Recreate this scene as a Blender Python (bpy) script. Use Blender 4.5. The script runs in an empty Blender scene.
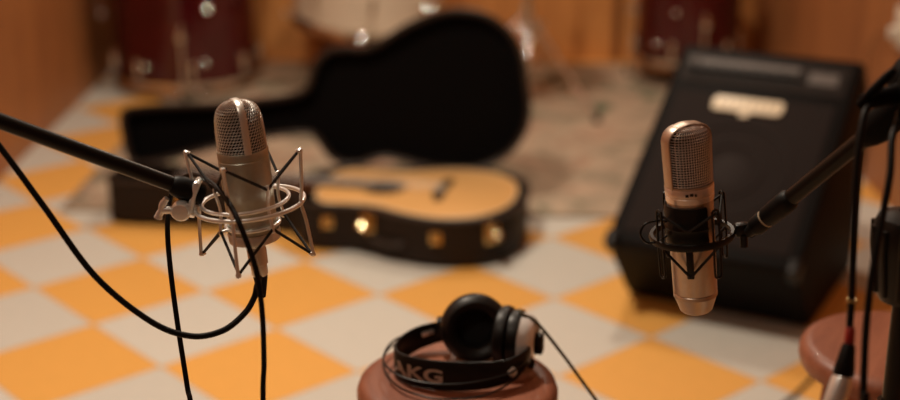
import bpy, bmesh, math, random
from mathutils import Vector, Matrix
random.seed(7)
PI = math.pi
C = bpy.context.scene.collection
R = math.radians

# ------------------------------------------------------------------ camera geometry (measured from the tiled floor)
FPX, PITCH, CAMZ = 1370.0, 0.3255, 1.29
CP, SP = math.cos(PITCH), math.sin(PITCH)

def ray(x, y):
    u, v = (x - 450) / FPX, (y - 200) / FPX
    return Vector((u, CP - v * SP, -SP - v * CP))

def at(x, y, d):                       # point seen at pixel x, y at depth d (metres along the view axis)
    return Vector((0, 0, CAMZ)) + ray(x, y) * d

def on(x, y, z=0.0):                   # point seen at pixel x, y on the level plane z
    r = ray(x, y)
    return Vector((0, 0, CAMZ)) + r * ((z - CAMZ) / r.z)

# ------------------------------------------------------------------ materials
def newmat(name):
    m = bpy.data.materials.new(name)
    m.use_nodes = True
    nt = m.node_tree
    return m, nt, nt.nodes['Principled BSDF']

def N(nt, t, **kw):
    n = nt.nodes.new(t)
    for k, v in kw.items():
        if k in n.inputs:
            n.inputs[k].default_value = v
        else:
            setattr(n, k, v)
    return n

def mat(name, col, rough=0.5, metal=0.0, var=0.12, scale=40, bump=0.0, coat=0.0, stretch=(1, 1, 1), sheen=0.0, spec=None):
    m, nt, b = newmat(name)
    tc = N(nt, 'ShaderNodeTexCoord')
    mp = N(nt, 'ShaderNodeMapping', Scale=stretch)
    nt.links.new(tc.outputs['Object'], mp.inputs['Vector'])
    no = N(nt, 'ShaderNodeTexNoise', Scale=scale, Detail=4.0)
    nt.links.new(mp.outputs['Vector'], no.inputs['Vector'])
    rp = N(nt, 'ShaderNodeValToRGB')
    rp.color_ramp.elements[0].position = 0.3
    rp.color_ramp.elements[1].position = 0.7
    rp.color_ramp.elements[0].color = (*[c * (1 - var) for c in col], 1)
    rp.color_ramp.elements[1].color = (*[min(1, c * (1 + var)) for c in col], 1)
    nt.links.new(no.outputs['Fac'], rp.inputs['Fac'])
    nt.links.new(rp.outputs['Color'], b.inputs['Base Color'])
    b.inputs['Roughness'].default_value = rough
    b.inputs['Metallic'].default_value = metal
    b.inputs['Coat Weight'].default_value = coat
    b.inputs['Sheen Weight'].default_value = sheen
    if spec is not None:
        b.inputs['Specular IOR Level'].default_value = spec
    if bump:
        bp = N(nt, 'ShaderNodeBump', Strength=bump, Distance=0.002)
        nt.links.new(no.outputs['Fac'], bp.inputs['Height'])
        nt.links.new(bp.outputs['Normal'], b.inputs['Normal'])
    return m

def wood(name, c0, c1, scale=6, stretch=(1, 1, 0.08), rough=0.5, bump=0.05, dist=3.0, coat=0.0):
    m, nt, b = newmat(name)
    tc = N(nt, 'ShaderNodeTexCoord')
    mp = N(nt, 'ShaderNodeMapping', Scale=stretch)
    nt.links.new(tc.outputs['Object'], mp.inputs['Vector'])
    n1 = N(nt, 'ShaderNodeTexNoise', Scale=scale, Detail=8.0, Roughness=0.65, Distortion=dist * 0.15)
    n2 = N(nt, 'ShaderNodeTexNoise', Scale=scale * 9, Detail=5.0, Roughness=0.7)
    for n in (n1, n2):
        nt.links.new(mp.outputs['Vector'], n.inputs['Vector'])
    mx = N(nt, 'ShaderNodeMath', operation='MULTIPLY_ADD')
    mx.inputs[1].default_value = 0.45
    nt.links.new(n2.outputs['Fac'], mx.inputs[0])
    ml = N(nt, 'ShaderNodeMath', operation='MULTIPLY')
    ml.inputs[1].default_value = 0.6
    nt.links.new(n1.outputs['Fac'], ml.inputs[0])
    nt.links.new(ml.outputs[0], mx.inputs[2])
    rp = N(nt, 'ShaderNodeValToRGB')
    rp.color_ramp.elements[0].position = 0.36
    rp.color_ramp.elements[1].position = 0.68
    rp.color_ramp.elements[0].color = (*c0, 1)
    rp.color_ramp.elements[1].color = (*c1, 1)
    nt.links.new(mx.outputs[0], rp.inputs['Fac'])
    nt.links.new(rp.outputs['Color'], b.inputs['Base Color'])
    b.inputs['Roughness'].default_value = rough
    b.inputs['Coat Weight'].default_value = coat
    bp = N(nt, 'ShaderNodeBump', Strength=bump, Distance=0.003)
    nt.links.new(mx.outputs[0], bp.inputs['Height'])
    nt.links.new(bp.outputs['Normal'], b.inputs['Normal'])
    return m

def floor_mat():
    TILE, YAW, OX, OY = 1.29 / 4.26, 0.84, -2.732, 9.642
    m, nt, b = newmat('checker_tiles')
    tc = N(nt, 'ShaderNodeTexCoord')
    sx = N(nt, 'ShaderNodeSeparateXYZ')
    nt.links.new(tc.outputs['Object'], sx.inputs[0])
    def M(op, a, b2=None, c=None):
        n = N(nt, 'ShaderNodeMath', operation=op)
        for i, v in enumerate((a, b2, c)):
            if v is None: continue
            if isinstance(v, (int, float)): n.inputs[i].default_value = v
            else: nt.links.new(v, n.inputs[i])
        return n.outputs[0]
    X = M('SUBTRACT', M('DIVIDE', sx.outputs[0], TILE), OX)
    Y = M('SUBTRACT', M('DIVIDE', sx.outputs[1], TILE), OY)
    c, s = math.cos(YAW), math.sin(YAW)
    # X = i c + j s ; Y = -i s + j c
    I = M('SUBTRACT', M('MULTIPLY', X, c), M('MULTIPLY', Y, s))
    J = M('ADD', M('MULTIPLY', X, s), M('MULTIPLY', Y, c))
    fi, fj = M('FLOOR', I), M('FLOOR', J)
    par = M('MODULO', M('ADD', M('ADD', fi, fj), 200.0), 2.0)
    # thin seam
    ei = M('ABSOLUTE', M('SUBTRACT', M('FRACT', I), 0.5))
    ej = M('ABSOLUTE', M('SUBTRACT', M('FRACT', J), 0.5))
    seam = M('GREATER_THAN', M('MAXIMUM', ei, ej), 0.4955)
    # each tile a slightly different tone
    cb = N(nt, 'ShaderNodeCombineXYZ')
    nt.links.new(fi, cb.inputs[0]); nt.links.new(fj, cb.inputs[1])
    wn = N(nt, 'ShaderNodeTexWhiteNoise', noise_dimensions='3D')
    nt.links.new(cb.outputs[0], wn.inputs['Vector'])
    no = N(nt, 'ShaderNodeTexNoise', Scale=30.0, Detail=6.0, Roughness=0.7)
    nt.links.new(tc.outputs['Object'], no.inputs['Vector'])
    val = M('ADD', M('MULTIPLY_ADD', wn.outputs['Value'], 0.10, 0.86), M('MULTIPLY', no.outputs['Fac'], 0.16))
    mix = N(nt, 'ShaderNodeMix', data_type='RGBA')
    mix.inputs['A'].default_value = (0.63, 0.615, 0.555, 1)
    mix.inputs['B'].default_value = (0.80, 0.42, 0.105, 1)
    nt.links.new(par, mix.inputs['Factor'])
    hs = N(nt, 'ShaderNodeHueSaturation')
    nt.links.new(mix.outputs['Result'], hs.inputs['Color'])
    nt.links.new(val, hs.inputs['Value'])
    mx2 = N(nt, 'ShaderNodeMix', data_type='RGBA')
    nt.links.new(M('MULTIPLY', seam, 0.5), mx2.inputs['Factor'])
    nt.links.new(hs.outputs['Color'], mx2.inputs['A'])
    mx2.inputs['B'].default_value = (0.25, 0.17, 0.09, 1)
    nt.links.new(mx2.outputs['Result'], b.inputs['Base Color'])
    b.inputs['Roughness'].default_value = 0.42
    b.inputs['Specular IOR Level'].default_value = 0.35
    return m

def rug_mat():
    m, nt, b = newmat('woven_rug')
    tc = N(nt, 'ShaderNodeTexCoord')
    n1 = N(nt, 'ShaderNodeTexNoise', Scale=5.5, Detail=3.0, Roughness=0.6, Distortion=0.8)
    n2 = N(nt, 'ShaderNodeTexVoronoi', Scale=9.0)
    n3 = N(nt, 'ShaderNodeTexNoise', Scale=160.0, Detail=2.0)
    for n in (n1, n2, n3):
        nt.links.new(tc.outputs['Object'], n.inputs['Vector'])
    rp = N(nt, 'ShaderNodeValToRGB')
    cr = rp.color_ramp
    cr.elements[0].position = 0.34; cr.elements[0].color = (0.13, 0.175, 0.11, 1)
    cr.elements[1].position = 0.43; cr.elements[1].color = (0.42, 0.345, 0.255, 1)
    e = cr.elements.new(0.56); e.color = (0.58, 0.455, 0.335, 1)
    e = cr.elements.new(0.66); e.color = (0.46, 0.31, 0.22, 1)
    nt.links.new(n1.outputs['Fac'], rp.inputs['Fac'])
    mx = N(nt, 'ShaderNodeMix', data_type='RGBA', blend_type='MULTIPLY')
    mx.inputs['Factor'].default_value = 0.30
    nt.links.new(rp.outputs['Color'], mx.inputs['A'])
    nt.links.new(n2.outputs['Distance'], mx.inputs['B'])
    nt.links.new(mx.outputs['Result'], b.inputs['Base Color'])
    b.inputs['Roughness'].default_value = 0.95
    b.inputs['Specular IOR Level'].default_value = 0.1
    bp = N(nt, 'ShaderNodeBump', Strength=0.4, Distance=0.004)
    nt.links.new(n3.outputs['Fac'], bp.inputs['Height'])
    nt.links.new(bp.outputs['Normal'], b.inputs['Normal'])
    return m

M = {}
M['floor'] = floor_mat()
M['rug'] = rug_mat()
M['fringe'] = mat('rug_binding', (0.36, 0.27, 0.19), 0.95, bump=0.3)
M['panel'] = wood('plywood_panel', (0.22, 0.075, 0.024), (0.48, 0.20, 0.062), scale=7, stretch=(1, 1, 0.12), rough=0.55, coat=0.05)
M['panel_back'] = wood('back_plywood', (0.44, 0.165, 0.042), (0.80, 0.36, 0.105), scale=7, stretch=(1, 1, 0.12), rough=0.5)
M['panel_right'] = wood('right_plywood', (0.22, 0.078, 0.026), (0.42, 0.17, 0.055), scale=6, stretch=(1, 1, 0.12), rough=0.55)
M['ceiling'] = mat('ceiling_paint', (0.70, 0.66, 0.60), 0.9)
M['trim'] = wood('batten_wood', (0.20, 0.07, 0.02), (0.34, 0.13, 0.04), scale=8)
M['nickel'] = mat('satin_nickel', (0.47, 0.475, 0.405), 0.38, 0.74, var=0.05, scale=220, bump=0.02)
M['nickel_band'] = mat('polished_nickel', (0.80, 0.79, 0.75), 0.34, 0.7, var=0.04)
M['mesh_wire'] = mat('grille_wire', (0.86, 0.82, 0.77), 0.30, 0.8, var=0.05)
M['mesh_dark'] = mat('grille_inside', (0.008, 0.006, 0.005), 0.9, spec=0.1)
M['champagne'] = mat('champagne_metal', (0.52, 0.42, 0.345), 0.36, 0.82, var=0.05, scale=160, bump=0.02)
M['champ_wire'] = mat('champagne_wire', (0.82, 0.72, 0.66), 0.34, 0.75, var=0.05)
M['chrome'] = mat('chrome', (0.80, 0.76, 0.70), 0.12, 1.0, var=0.03)
M['mirror'] = mat('mirror_chrome', (0.86, 0.83, 0.80), 0.06, 1.0, var=0.02)
M['brass_shine'] = mat('polished_brass', (0.90, 0.74, 0.42), 0.08, 1.0, var=0.03)
M['steel'] = mat('brushed_steel', (0.86, 0.87, 0.86), 0.30, 0.62, var=0.06, scale=120)
M['black_tube'] = mat('black_powder_coat', (0.005, 0.0048, 0.0045), 0.34, 0.0, scale=200, bump=0.02, spec=0.3)
M['black_plastic'] = mat('black_plastic', (0.005, 0.0048, 0.0048), 0.40, scale=150, bump=0.03, spec=0.3)
M['rubber'] = mat('black_rubber', (0.004, 0.0038, 0.0036), 0.5, scale=180, spec=0.18)
M['dull_black'] = mat('dull_black_plastic', (0.0025, 0.0023, 0.0022), 0.6, scale=150, spec=0.08)
M['cord'] = mat('black_elastic', (0.008, 0.007, 0.007), 0.7, scale=400, bump=0.1)
M['leather'] = mat('black_leatherette', (0.006, 0.0055, 0.0055), 0.42, scale=300, bump=0.12, spec=0.3)
M['foam'] = mat('black_foam', (0.006, 0.006, 0.006), 0.95, scale=300, bump=0.2)
M['silver'] = mat('silver_shell', (0.88, 0.89, 0.88), 0.22, 0.3, var=0.05)
M['print'] = mat('printed_letters', (0.50, 0.42, 0.36), 0.6)
M['red'] = mat('red_plastic', (0.26, 0.012, 0.009), 0.45)
M['stool'] = wood('reddish_stool_wood', (0.17, 0.050, 0.026), (0.37, 0.135, 0.073), scale=7, stretch=(1, 0.12, 1), rough=0.45, bump=0.03, coat=0.05)
M['stool_leg'] = wood('stool_leg_wood', (0.25, 0.075, 0.03), (0.40, 0.14, 0.06), scale=9, rough=0.4)
M['case'] = mat('dark_tolex', (0.014, 0.008, 0.005), 0.6, scale=350, bump=0.25, spec=0.2)
M['case_edge'] = mat('case_edge', (0.025, 0.014, 0.009), 0.5, scale=200)
M['plush'] = mat('black_plush', (0.0035, 0.003, 0.003), 1.0, scale=200, bump=0.3, spec=0.05)
M['brass'] = mat('brass_hardware', (0.50, 0.34, 0.14), 0.22, 1.0, var=0.08)
M['spruce'] = wood('spruce_top', (0.68, 0.37, 0.125), (0.80, 0.47, 0.18), scale=5, stretch=(0.06, 1, 1), rough=0.32, bump=0.01, coat=0.25)
M['mahogany'] = wood('mahogany_side', (0.16, 0.055, 0.02), (0.26, 0.09, 0.035), scale=5, stretch=(0.1, 1, 1), rough=0.3, coat=0.2)
M['rosewood'] = wood('rosewood', (0.02, 0.010, 0.006), (0.05, 0.022, 0.012), scale=8, stretch=(0.1, 1, 1), rough=0.4)
M['bone'] = mat('bone', (0.75, 0.68, 0.52), 0.4)
M['hole'] = mat('sound_hole_dark', (0.010, 0.006, 0.004), 0.9)
M['tolex'] = mat('amp_tolex', (0.006, 0.0052, 0.005), 0.55, scale=320, bump=0.3, spec=0.06)
M['grille'] = mat('amp_grille_cloth', (0.021, 0.0165, 0.0155), 0.85, scale=500, bump=0.3, spec=0.06)
M['grille_ring'] = mat('amp_speaker_ring', (0.023, 0.018, 0.017), 0.7, scale=300, spec=0.1)
M['amp_panel'] = mat('amp_control_panel', (0.021, 0.017, 0.0155), 0.6, scale=90, spec=0.1)
M['amp_mark'] = mat('amp_panel_marking', (0.085, 0.068, 0.060), 0.5)
M['badge'] = mat('cream_badge', (0.80, 0.70, 0.52), 0.4, var=0.08, scale=60)
M['badge_dim'] = mat('badge_mark_tan', (0.46, 0.37, 0.26), 0.5)  # darker tan for the relief marks on the badge and the boom's band
M['drum_red'] = mat('oxblood_lacquer', (0.060, 0.004, 0.005), 0.16, var=0.2, scale=8, coat=0.25)
M['drum_white'] = mat('cream_drum_wrap', (0.78, 0.68, 0.54), 0.35, var=0.06, scale=10)
M['head'] = mat('drum_head', (0.72, 0.64, 0.52), 0.5, var=0.04)
M['bronze'] = mat('cymbal_bronze', (0.72, 0.50, 0.20), 0.25, 1.0, scale=30)
M['white_plastic'] = mat('white_plastic', (0.72, 0.66, 0.56), 0.4)
M['cable_green'] = mat('grey_green_cable', (0.060, 0.052, 0.026), 0.5)
M['wall_cord'] = mat('brown_wall_cord', (0.05, 0.025, 0.015), 0.6)
M['floor_cord'] = mat('dark_floor_cable', (0.03, 0.02, 0.012), 0.6)

# ------------------------------------------------------------------ mesh collector
class MB:
    def __init__(s):
        s.v, s.f, s.sm, s.mi = [], [], [], []
        s.cur = 0
    def add(s, verts, faces, smooth=True, T=None):
        o = len(s.v)
        for p in verts:
            p = Vector(p)
            s.v.append(T @ p if T is not None else p)
        for f in faces:
            s.f.append([i + o for i in f]); s.sm.append(smooth); s.mi.append(s.cur)
        return s
    def lathe(s, prof, n=32, T=None, smooth=True, a0=0.0, a1=2 * PI):
        full = abs(a1 - a0 - 2 * PI) < 1e-6
        cols = n if full else n + 1
        vs, fs, idx = [], [], []
        for r, z in prof:
            if r < 1e-7:
                idx.append([len(vs)]); vs.append((0, 0, z))
            else:
                row = []
                for k in range(cols):
                    a = a0 + (a1 - a0) * k / n
                    row.append(len(vs)); vs.append((r * math.cos(a), r * math.sin(a), z))
                idx.append(row)
        for i in range(len(prof) - 1):
            A, B = idx[i], idx[i + 1]
            for k in range(n):
                k2 = (k + 1) % cols
                if len(A) == 1 and len(B) == 1: continue
                if len(A) == 1: fs.append((A[0], B[k2], B[k]))
                elif len(B) == 1: fs.append((A[k], A[k2], B[0]))
                else: fs.append((A[k], A[k2], B[k2], B[k]))
        return s.add(vs, fs, smooth, T)
    def tube(s, pts, r, n=10, closed=False, T=None, cap=True):
        pts = [Vector(p) for p in pts]
        P = len(pts)
        rad = r if isinstance(r, (list, tuple)) else [r] * P
        tan = []
        for i in range(P):
            if closed: t = pts[(i + 1) % P] - pts[i - 1]
            else: t = pts[min(i + 1, P - 1)] - pts[max(i - 1, 0)]
            tan.append(t.normalized())
        up = Vector((0, 0, 1))
        if abs(tan[0].dot(up)) > 0.9: up = Vector((1, 0, 0))
        nrm = (up - tan[0] * up.dot(tan[0])).normalized()
        vs, fs = [], []
        for i in range(P):
            nrm = nrm - tan[i] * nrm.dot(tan[i])
            nrm.normalize()
            bn = tan[i].cross(nrm)
            for k in range(n):
                a = 2 * PI * k / n
                vs.append(pts[i] + (nrm * math.cos(a) + bn * math.sin(a)) * rad[i])
        for i in range(P if closed else P - 1):
            j = (i + 1) % P
            for k in range(n):
                k2 = (k + 1) % n
                fs.append((i * n + k, i * n + k2, j * n + k2, j * n + k))
        if not closed and cap:
            fs.append(tuple(range(n))[::-1]); fs.append(tuple((P - 1) * n + k for k in range(n)))
        return s.add(vs, fs, True, T)
    def rod(s, a, b, r, r2=None, n=14):
        return s.tube([a, b], [r, r if r2 is None else r2], n)
    def bm(s, b, T=None, smooth=False):
        b.verts.index_update()
        s.add([v.co.copy() for v in b.verts], [[v.index for v in f.verts] for f in b.faces], smooth, T)
        b.free()
        return s
    def box(s, size, loc=(0, 0, 0), rot=None, bev=0.0, seg=2, T=None):
        b = bmesh.new()
        bmesh.ops.create_cube(b, size=1)
        for v in b.verts:
            v.co = Vector((v.co.x * size[0], v.co.y * size[1], v.co.z * size[2]))
        if bev:
            bmesh.ops.bevel(b, geom=list(b.edges), offset=bev, segments=seg, profile=0.5, affect='EDGES')
        X = Matrix.Translation(loc)
        if rot is not None: X = X @ rot
        if T is not None: X = T @ X
        return s.bm(b, X, False)
    def prism(s, outline, z0, z1, T=None, bev=0.0, seg=2):
        b = bmesh.new()
        vs = [b.verts.new((x, y, z0)) for x, y in outline]
        f = b.faces.new(vs)
        g = bmesh.ops.extrude_face_region(b, geom=[f])
        for v in g['geom']:
            if isinstance(v, bmesh.types.BMVert): v.co.z = z1
        bmesh.ops.recalc_face_normals(b, faces=list(b.faces))
        if bev:
            es = [e for e in b.edges if abs(e.verts[0].co.z - e.verts[1].co.z) < 1e-9]
            bmesh.ops.bevel(b, geom=es, offset=bev, segments=seg, profile=0.5, affect='EDGES')
        return s.bm(b, T, False)
    def shell(s, outline, z0, z1, th, floor=True, T=None, inward=True):
        # hollow tray with the given outline: outer wall, rim, inner wall, floors
        n = len(outline)
        inn = inset(outline, th)
        vs = [(x, y, z0) for x, y in outline] + [(x, y, z1) for x, y in outline] + [(x, y, z1) for x, y in inn] + [(x, y, z0 + th) for x, y in inn]
        fs = []
        for k in range(n):
            k2 = (k + 1) % n
            fs.append((k, k2, n + k2, n + k))
            fs.append((n + k, n + k2, 2 * n + k2, 2 * n + k))
            fs.append((2 * n + k, 2 * n + k2, 3 * n + k2, 3 * n + k))
        fs.append(tuple(range(n))[::-1]); fs.append(tuple(3 * n + k for k in range(n)))
        return s.add(vs, fs, False, T)
    def build(s, name, m, parent=None, world=None):
        me = bpy.data.meshes.new(name)
        me.from_pydata([tuple(v) for v in s.v], [], s.f)
        ms = m if isinstance(m, (list, tuple)) else [m]
        for x in ms: me.materials.append(x)
        me.polygons.foreach_set('use_smooth', s.sm)
        me.polygons.foreach_set('material_index', s.mi)
        b = bmesh.new(); b.from_mesh(me)
        bmesh.ops.recalc_face_normals(b, faces=list(b.faces))
        b.to_mesh(me); b.free()
        # sharp creases stay crisp
        try: me.set_sharp_from_angle(angle=R(42))
        except Exception: pass
        o = bpy.data.objects.new(name, me)
        C.objects.link(o)
        if parent is not None: o.parent = parent
        return o

def inset(outline, d):
    n = len(outline); out = []
    area = sum(outline[i][0] * outline[(i + 1) % n][1] - outline[(i + 1) % n][0] * outline[i][1] for i in range(n))
    sg = 1 if area > 0 else -1
    for i in range(n):
        p, q = Vector(outline[i - 1]), Vector(outline[(i + 1) % n])
        t = (q - p).normalized()
        nn = Vector((-t.y, t.x)) * sg
        out.append((outline[i][0] + nn.x * d, outline[i][1] + nn.y * d))
    return out

def smooth(pts, k=8, closed=False):
    pts = [Vector(p) for p in pts]
    n = len(pts); out = []
    for i in range(n if closed else n - 1):
        if closed: p0, p1, p2, p3 = pts[i - 1], pts[i], pts[(i + 1) % n], pts[(i + 2) % n]
        else: p0, p1, p2, p3 = pts[max(i - 1, 0)], pts[i], pts[i + 1], pts[min(i + 2, n - 1)]
        for j in range(k):
            t = j / k
            out.append(0.5 * ((2 * p1) + (p2 - p0) * t + (2 * p0 - 5 * p1 + 4 * p2 - p3) * t * t + (3 * p1 - p0 - 3 * p2 + p3) * t ** 3))
    if not closed: out.append(pts[-1])
    return out

def circ(r, z=0.0, n=48, c=(0, 0)):
    return [(c[0] + r * math.cos(2 * PI * k / n), c[1] + r * math.sin(2 * PI * k / n), z) for k in range(n)]

def pol(r, deg, z=0.0):
    return Vector((r * math.cos(R(deg)), r * math.sin(R(deg)), z))

def tag(o, label, cat, group=None, kind=None):
    o['label'] = label; o['category'] = cat
    if group: o['group'] = group
    if kind: o['kind'] = kind
    return o

def thing(name, label, cat, loc=(0, 0, 0), rot=(0, 0, 0), group=None):
    o = bpy.data.objects.new(name, None)
    o.empty_display_size = 0.05
    C.objects.link(o)
    o.location = loc; o.rotation_euler = rot
    return tag(o, label, cat, group)

def struct(name, mb, m):
    o = mb.build(name, m)
    o['kind'] = 'structure'
    return o

# ------------------------------------------------------------------ the room
XL, XR, YB, YF, ZC = -1.385, 1.275, 5.66, -1.8, 2.6
t = 0.10
struct('floor', MB().box((XR - XL + 2 * t, YB - YF + 2 * t, t), ((XL + XR) / 2, (YB + YF) / 2, -t / 2)), M['floor'])
struct('ceiling', MB().box((XR - XL + 2 * t, YB - YF + 2 * t, t), ((XL + XR) / 2, (YB + YF) / 2, ZC + t / 2)), M['ceiling'])
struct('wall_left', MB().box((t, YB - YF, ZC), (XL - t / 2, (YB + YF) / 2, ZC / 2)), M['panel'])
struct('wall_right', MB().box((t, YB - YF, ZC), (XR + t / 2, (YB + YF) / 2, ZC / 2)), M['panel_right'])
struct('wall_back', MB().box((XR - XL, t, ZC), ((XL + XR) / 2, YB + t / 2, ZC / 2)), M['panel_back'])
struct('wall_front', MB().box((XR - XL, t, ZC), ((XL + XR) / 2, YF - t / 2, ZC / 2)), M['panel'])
# slim battens over the joints of the back panelling
for i, x in enumerate((-0.52, 0.70)):
    struct('trim_%d' % (i + 1), MB().box((0.035, 0.014, ZC), (x, YB - 0.007, ZC / 2), bev=0.003), M['trim'])

# ------------------------------------------------------------------ rug
rug = MB()
b = bmesh.new()
bmesh.ops.create_grid(b, x_segments=40, y_segments=36, size=0.5)
RW, RD = 2.14, 1.9
for v in b.verts:
    v.co = Vector((v.co.x * RW, v.co.y * RD, 0.006 + 0.0012 * math.sin(v.co.x * 21) * math.sin(v.co.y * 17)))
rug.bm(b, None, True)
for yy in (-RD / 2, RD / 2):
    pass
ro = rug.build('area_rug', M['rug'])
tag(ro, 'faded tan and green patterned rug spread under the drums and open guitar case', 'rug')
ro.location = (-0.012, 4.63, 0.0)
ro.rotation_euler = (0, 0, R(-2.2))
sol = ro.modifiers.new('thick', 'SOLIDIFY'); sol.thickness = 0.005; sol.offset = -1
bd = MB()
w2, d2 = RW / 2, RD / 2
for p, q in (((-w2, -d2), (w2, -d2)), ((w2, -d2), (w2, d2)), ((w2, d2), (-w2, d2)), ((-w2, d2), (-w2, -d2))):
    bd.tube([(p[0], p[1], 0.006), (q[0], q[1], 0.006)], 0.005, 8)
bd.build('binding', M['fringe'], ro)

LAMP = Vector((0.25, 4.3, 2.5))
def glint_cap(parent, wp, rc=0.045, r=0.012, nm='glint_cap', LAMP=LAMP, m='mirror'):
    # domed cap added as a reflector, aimed between lamp and camera for a highlight
    n = ((LAMP - wp).normalized() + (Vector((0, 0, CAMZ)) - wp).normalized()).normalized()
    q = n.to_track_quat('Z', 'Y').to_matrix().to_4x4()
    T = Matrix.LocRotScale(parent.location, parent.rotation_euler, None).inverted() @ Matrix.Translation(wp) @ q
    pr = [(0, 0)]
    for k in range(1, 7):
        x = r * k / 6
        pr.append((x, -(rc - math.sqrt(rc * rc - x * x))))
    pr += [(r * 0.9, pr[-1][1] - 0.004), (r * 0.45, pr[-1][1] - 0.006), (r * 0.45, pr[-1][1] - 0.022), (0, pr[-1][1] - 0.022)]
    return MB().lathe(pr, 24, T).build(nm, M[m], parent)

# ------------------------------------------------------------------ drums at the back
def drum(name, label, x, y, z0, rad, h, shell_m, nlug=8, a0=0.2, rows=(0.16, 0.84), legs=3, tilt=(0, 0, 0), foot=None, legr=0.006, group=None, z_leg=None):
    t_ = thing(name, label, 'drum', (x, y, z0), tilt, group)
    MB().lathe([(0, 0.006), (rad, 0.006), (rad, h - 0.006), (rad - 0.012, h - 0.006), (0, h - 0.006)], 64).build('shell', shell_m, t_)
    MB().lathe([(0, h + 0.001), (rad * 0.97, h), (rad + 0.003, h - 0.004), (rad + 0.003, h - 0.010)], 64).build('drum_head', M['head'], t_)
    for zz in (0.0, h):
        s = 1 if zz else -1
        pr = [(rad + 0.004, zz - 0.022), (rad + 0.012, zz - 0.022), (rad + 0.011, zz - 0.004), (rad + 0.016, zz + 0.014), (rad + 0.008, zz + 0.016), (rad + 0.004, zz - 0.022)]
        if not zz: pr = [(r_, -z_) for r_, z_ in pr]
        MB().lathe(pr, 64).build('hoop', M['chrome'], t_)
    for k in range(nlug):
        a = a0 + 2 * PI * k / nlug
        for f in rows:
            T = Matrix.Rotation(a, 4, 'Z') @ Matrix.Translation((rad + 0.009, 0, h * f))
            lm = MB()
            lm.box((0.020, 0.022, 0.060), bev=0.007, T=T)
            lm.lathe([(0, -0.034), (0.009, -0.03), (0.010, 0.0), (0.009, 0.03), (0, 0.034)], 14, T @ Matrix.Translation((0.006, 0, 0)))
            lo = lm.build('lug', M['chrome'], t_)
            zt = (h - h * f) if f > 0.5 else -(h * f)
            MB().rod(T @ Vector((0.004, 0, 0.02 if f > .5 else -0.02)), T @ Vector((0.004, 0, zt)), 0.003, n=8).build('tension_rod', M['chrome'], lo)
    for k in range(legs):
        a = 0.65 + 2 * PI * k / legs
        d = Vector((math.cos(a), math.sin(a), 0))
        lp = MB()
        zf = -z0 + 0.012 if z_leg is None else z_leg
        p0, p1 = d * (rad + 0.024), d * (rad + 0.026)
        lp.tube(smooth([Vector((p0.x, p0.y, h * 0.5)), Vector((p0.x, p0.y, 0.05)), Vector((p1.x, p1.y, zf * 0.4)), Vector((p1.x * 1.03, p1.y * 1.03, zf + 0.004))], 5), legr, 10)
        lo = lp.build('leg', M['chrome'], t_)
        MB().box((0.05, 0.03, 0.04), (d.x * (rad + 0.016), d.y * (rad + 0.016), h * 0.42), rot=Matrix.Rotation(a, 4, 'Z'), bev=0.006).build('leg_bracket', M['chrome'], lo)
        MB().lathe([(0, -0.004), (0.011, 0.0), (0.010, 0.022), (0.006, 0.026), (0, 0.026)], 12, Matrix.Translation((p1.x * 1.03, p1.y * 1.03, zf - 0.006))).build('rubber_foot', M['rubber'], lo)
    return t_

big = drum('floor_tom', 'large dark red floor tom with chrome lugs by the left wood wall', -1.03, 5.27, 0.036, 0.268, 0.50, M['drum_red'], 8, 0.25)
small = drum('floor_tom', 'smaller dark red drum in the corner behind the black amplifier', 0.93, 5.30, 0.10, 0.200, 0.42, M['drum_red'], 6, 0.1)

# cream drum on a low stand
wd = drum('tom_drum', 'large cream wrapped drum with chrome hoops above the guitar case lid', -0.325, 5.25, 0.265, 0.275, 0.26, M['drum_white'], 8, 0.12, rows=(0.5,), legs=0, tilt=(R(5), R(5), 0))
st = thing('drum_stand', 'chrome tripod stand holding up the cream drum', 'drum stand', (-0.325, 5.25, 0.005))
MB().rod((0, 0, 0.06), (0, 0, 0.205), 0.012).build('pole', M['chrome'], st)
for k in range(3):
    a = R(-90 + 35 + 120 * k)
    d = Vector((math.cos(a), math.sin(a), 0))
    o = MB().tube(smooth([d * 0.012 + Vector((0, 0, 0.14)), d * 0.12 + Vector((0, 0, 0.05)), d * 0.20 + Vector((0, 0, 0.018))], 5), 0.007).build('leg', M['chrome'], st)
    MB().lathe([(0, 0.004), (0.011, 0.004), (0.012, 0.024), (0, 0.028)], 12, Matrix.Translation(d * 0.205)).build('rubber_foot', M['rubber'], o)
    MB().tube([Vector((0, 0, 0.19)), d * 0.10 + Vector((0, 0, 0.215)), d * 0.17 + Vector((0, 0, 0.228))], 0.006).build('basket_arm', M['chrome'], st)

def on_drum(px, py, o, rad):           # point in front of a drum's shell under a pixel
    r_ = ray(px, py); best = None
    for i in range(4000):
        t_ = 3.5 + i * 0.0006
        P_ = Vector((0, 0, CAMZ)) + r_ * t_
        dd_ = (P_.x - o.location.x) ** 2 + (P_.y - o.location.y) ** 2
        if dd_ < rad * rad: return P_
        if best is None or dd_ < best[0]: best = (dd_, P_)
    return best[1]
for px, py, rc in ((208, 9, .060), (146, 66, .022), (205, 62, .020), (243, 55, .024), (102, 12, .018)):
    glint_cap(big, on_drum(px, py, big, 0.282), rc, 0.014)
for px, py, rc in ((184, 92, .020), (198, 92, .022)):
    glint_cap(big, on_drum(px, py, big, 0.296), rc, 0.012)
for px, py, rc in ((656, 44, .024), (676, 12, .016)):
    glint_cap(small, on_drum(px, py, small, 0.214), rc, 0.012)
for px, py, rc in ((363, 37, .034), (432, 8, .060), (421, 5, .042), (285, 13, .046)):
    glint_cap(wd, on_drum(px, py, wd, 0.289), rc, 0.013)

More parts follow.
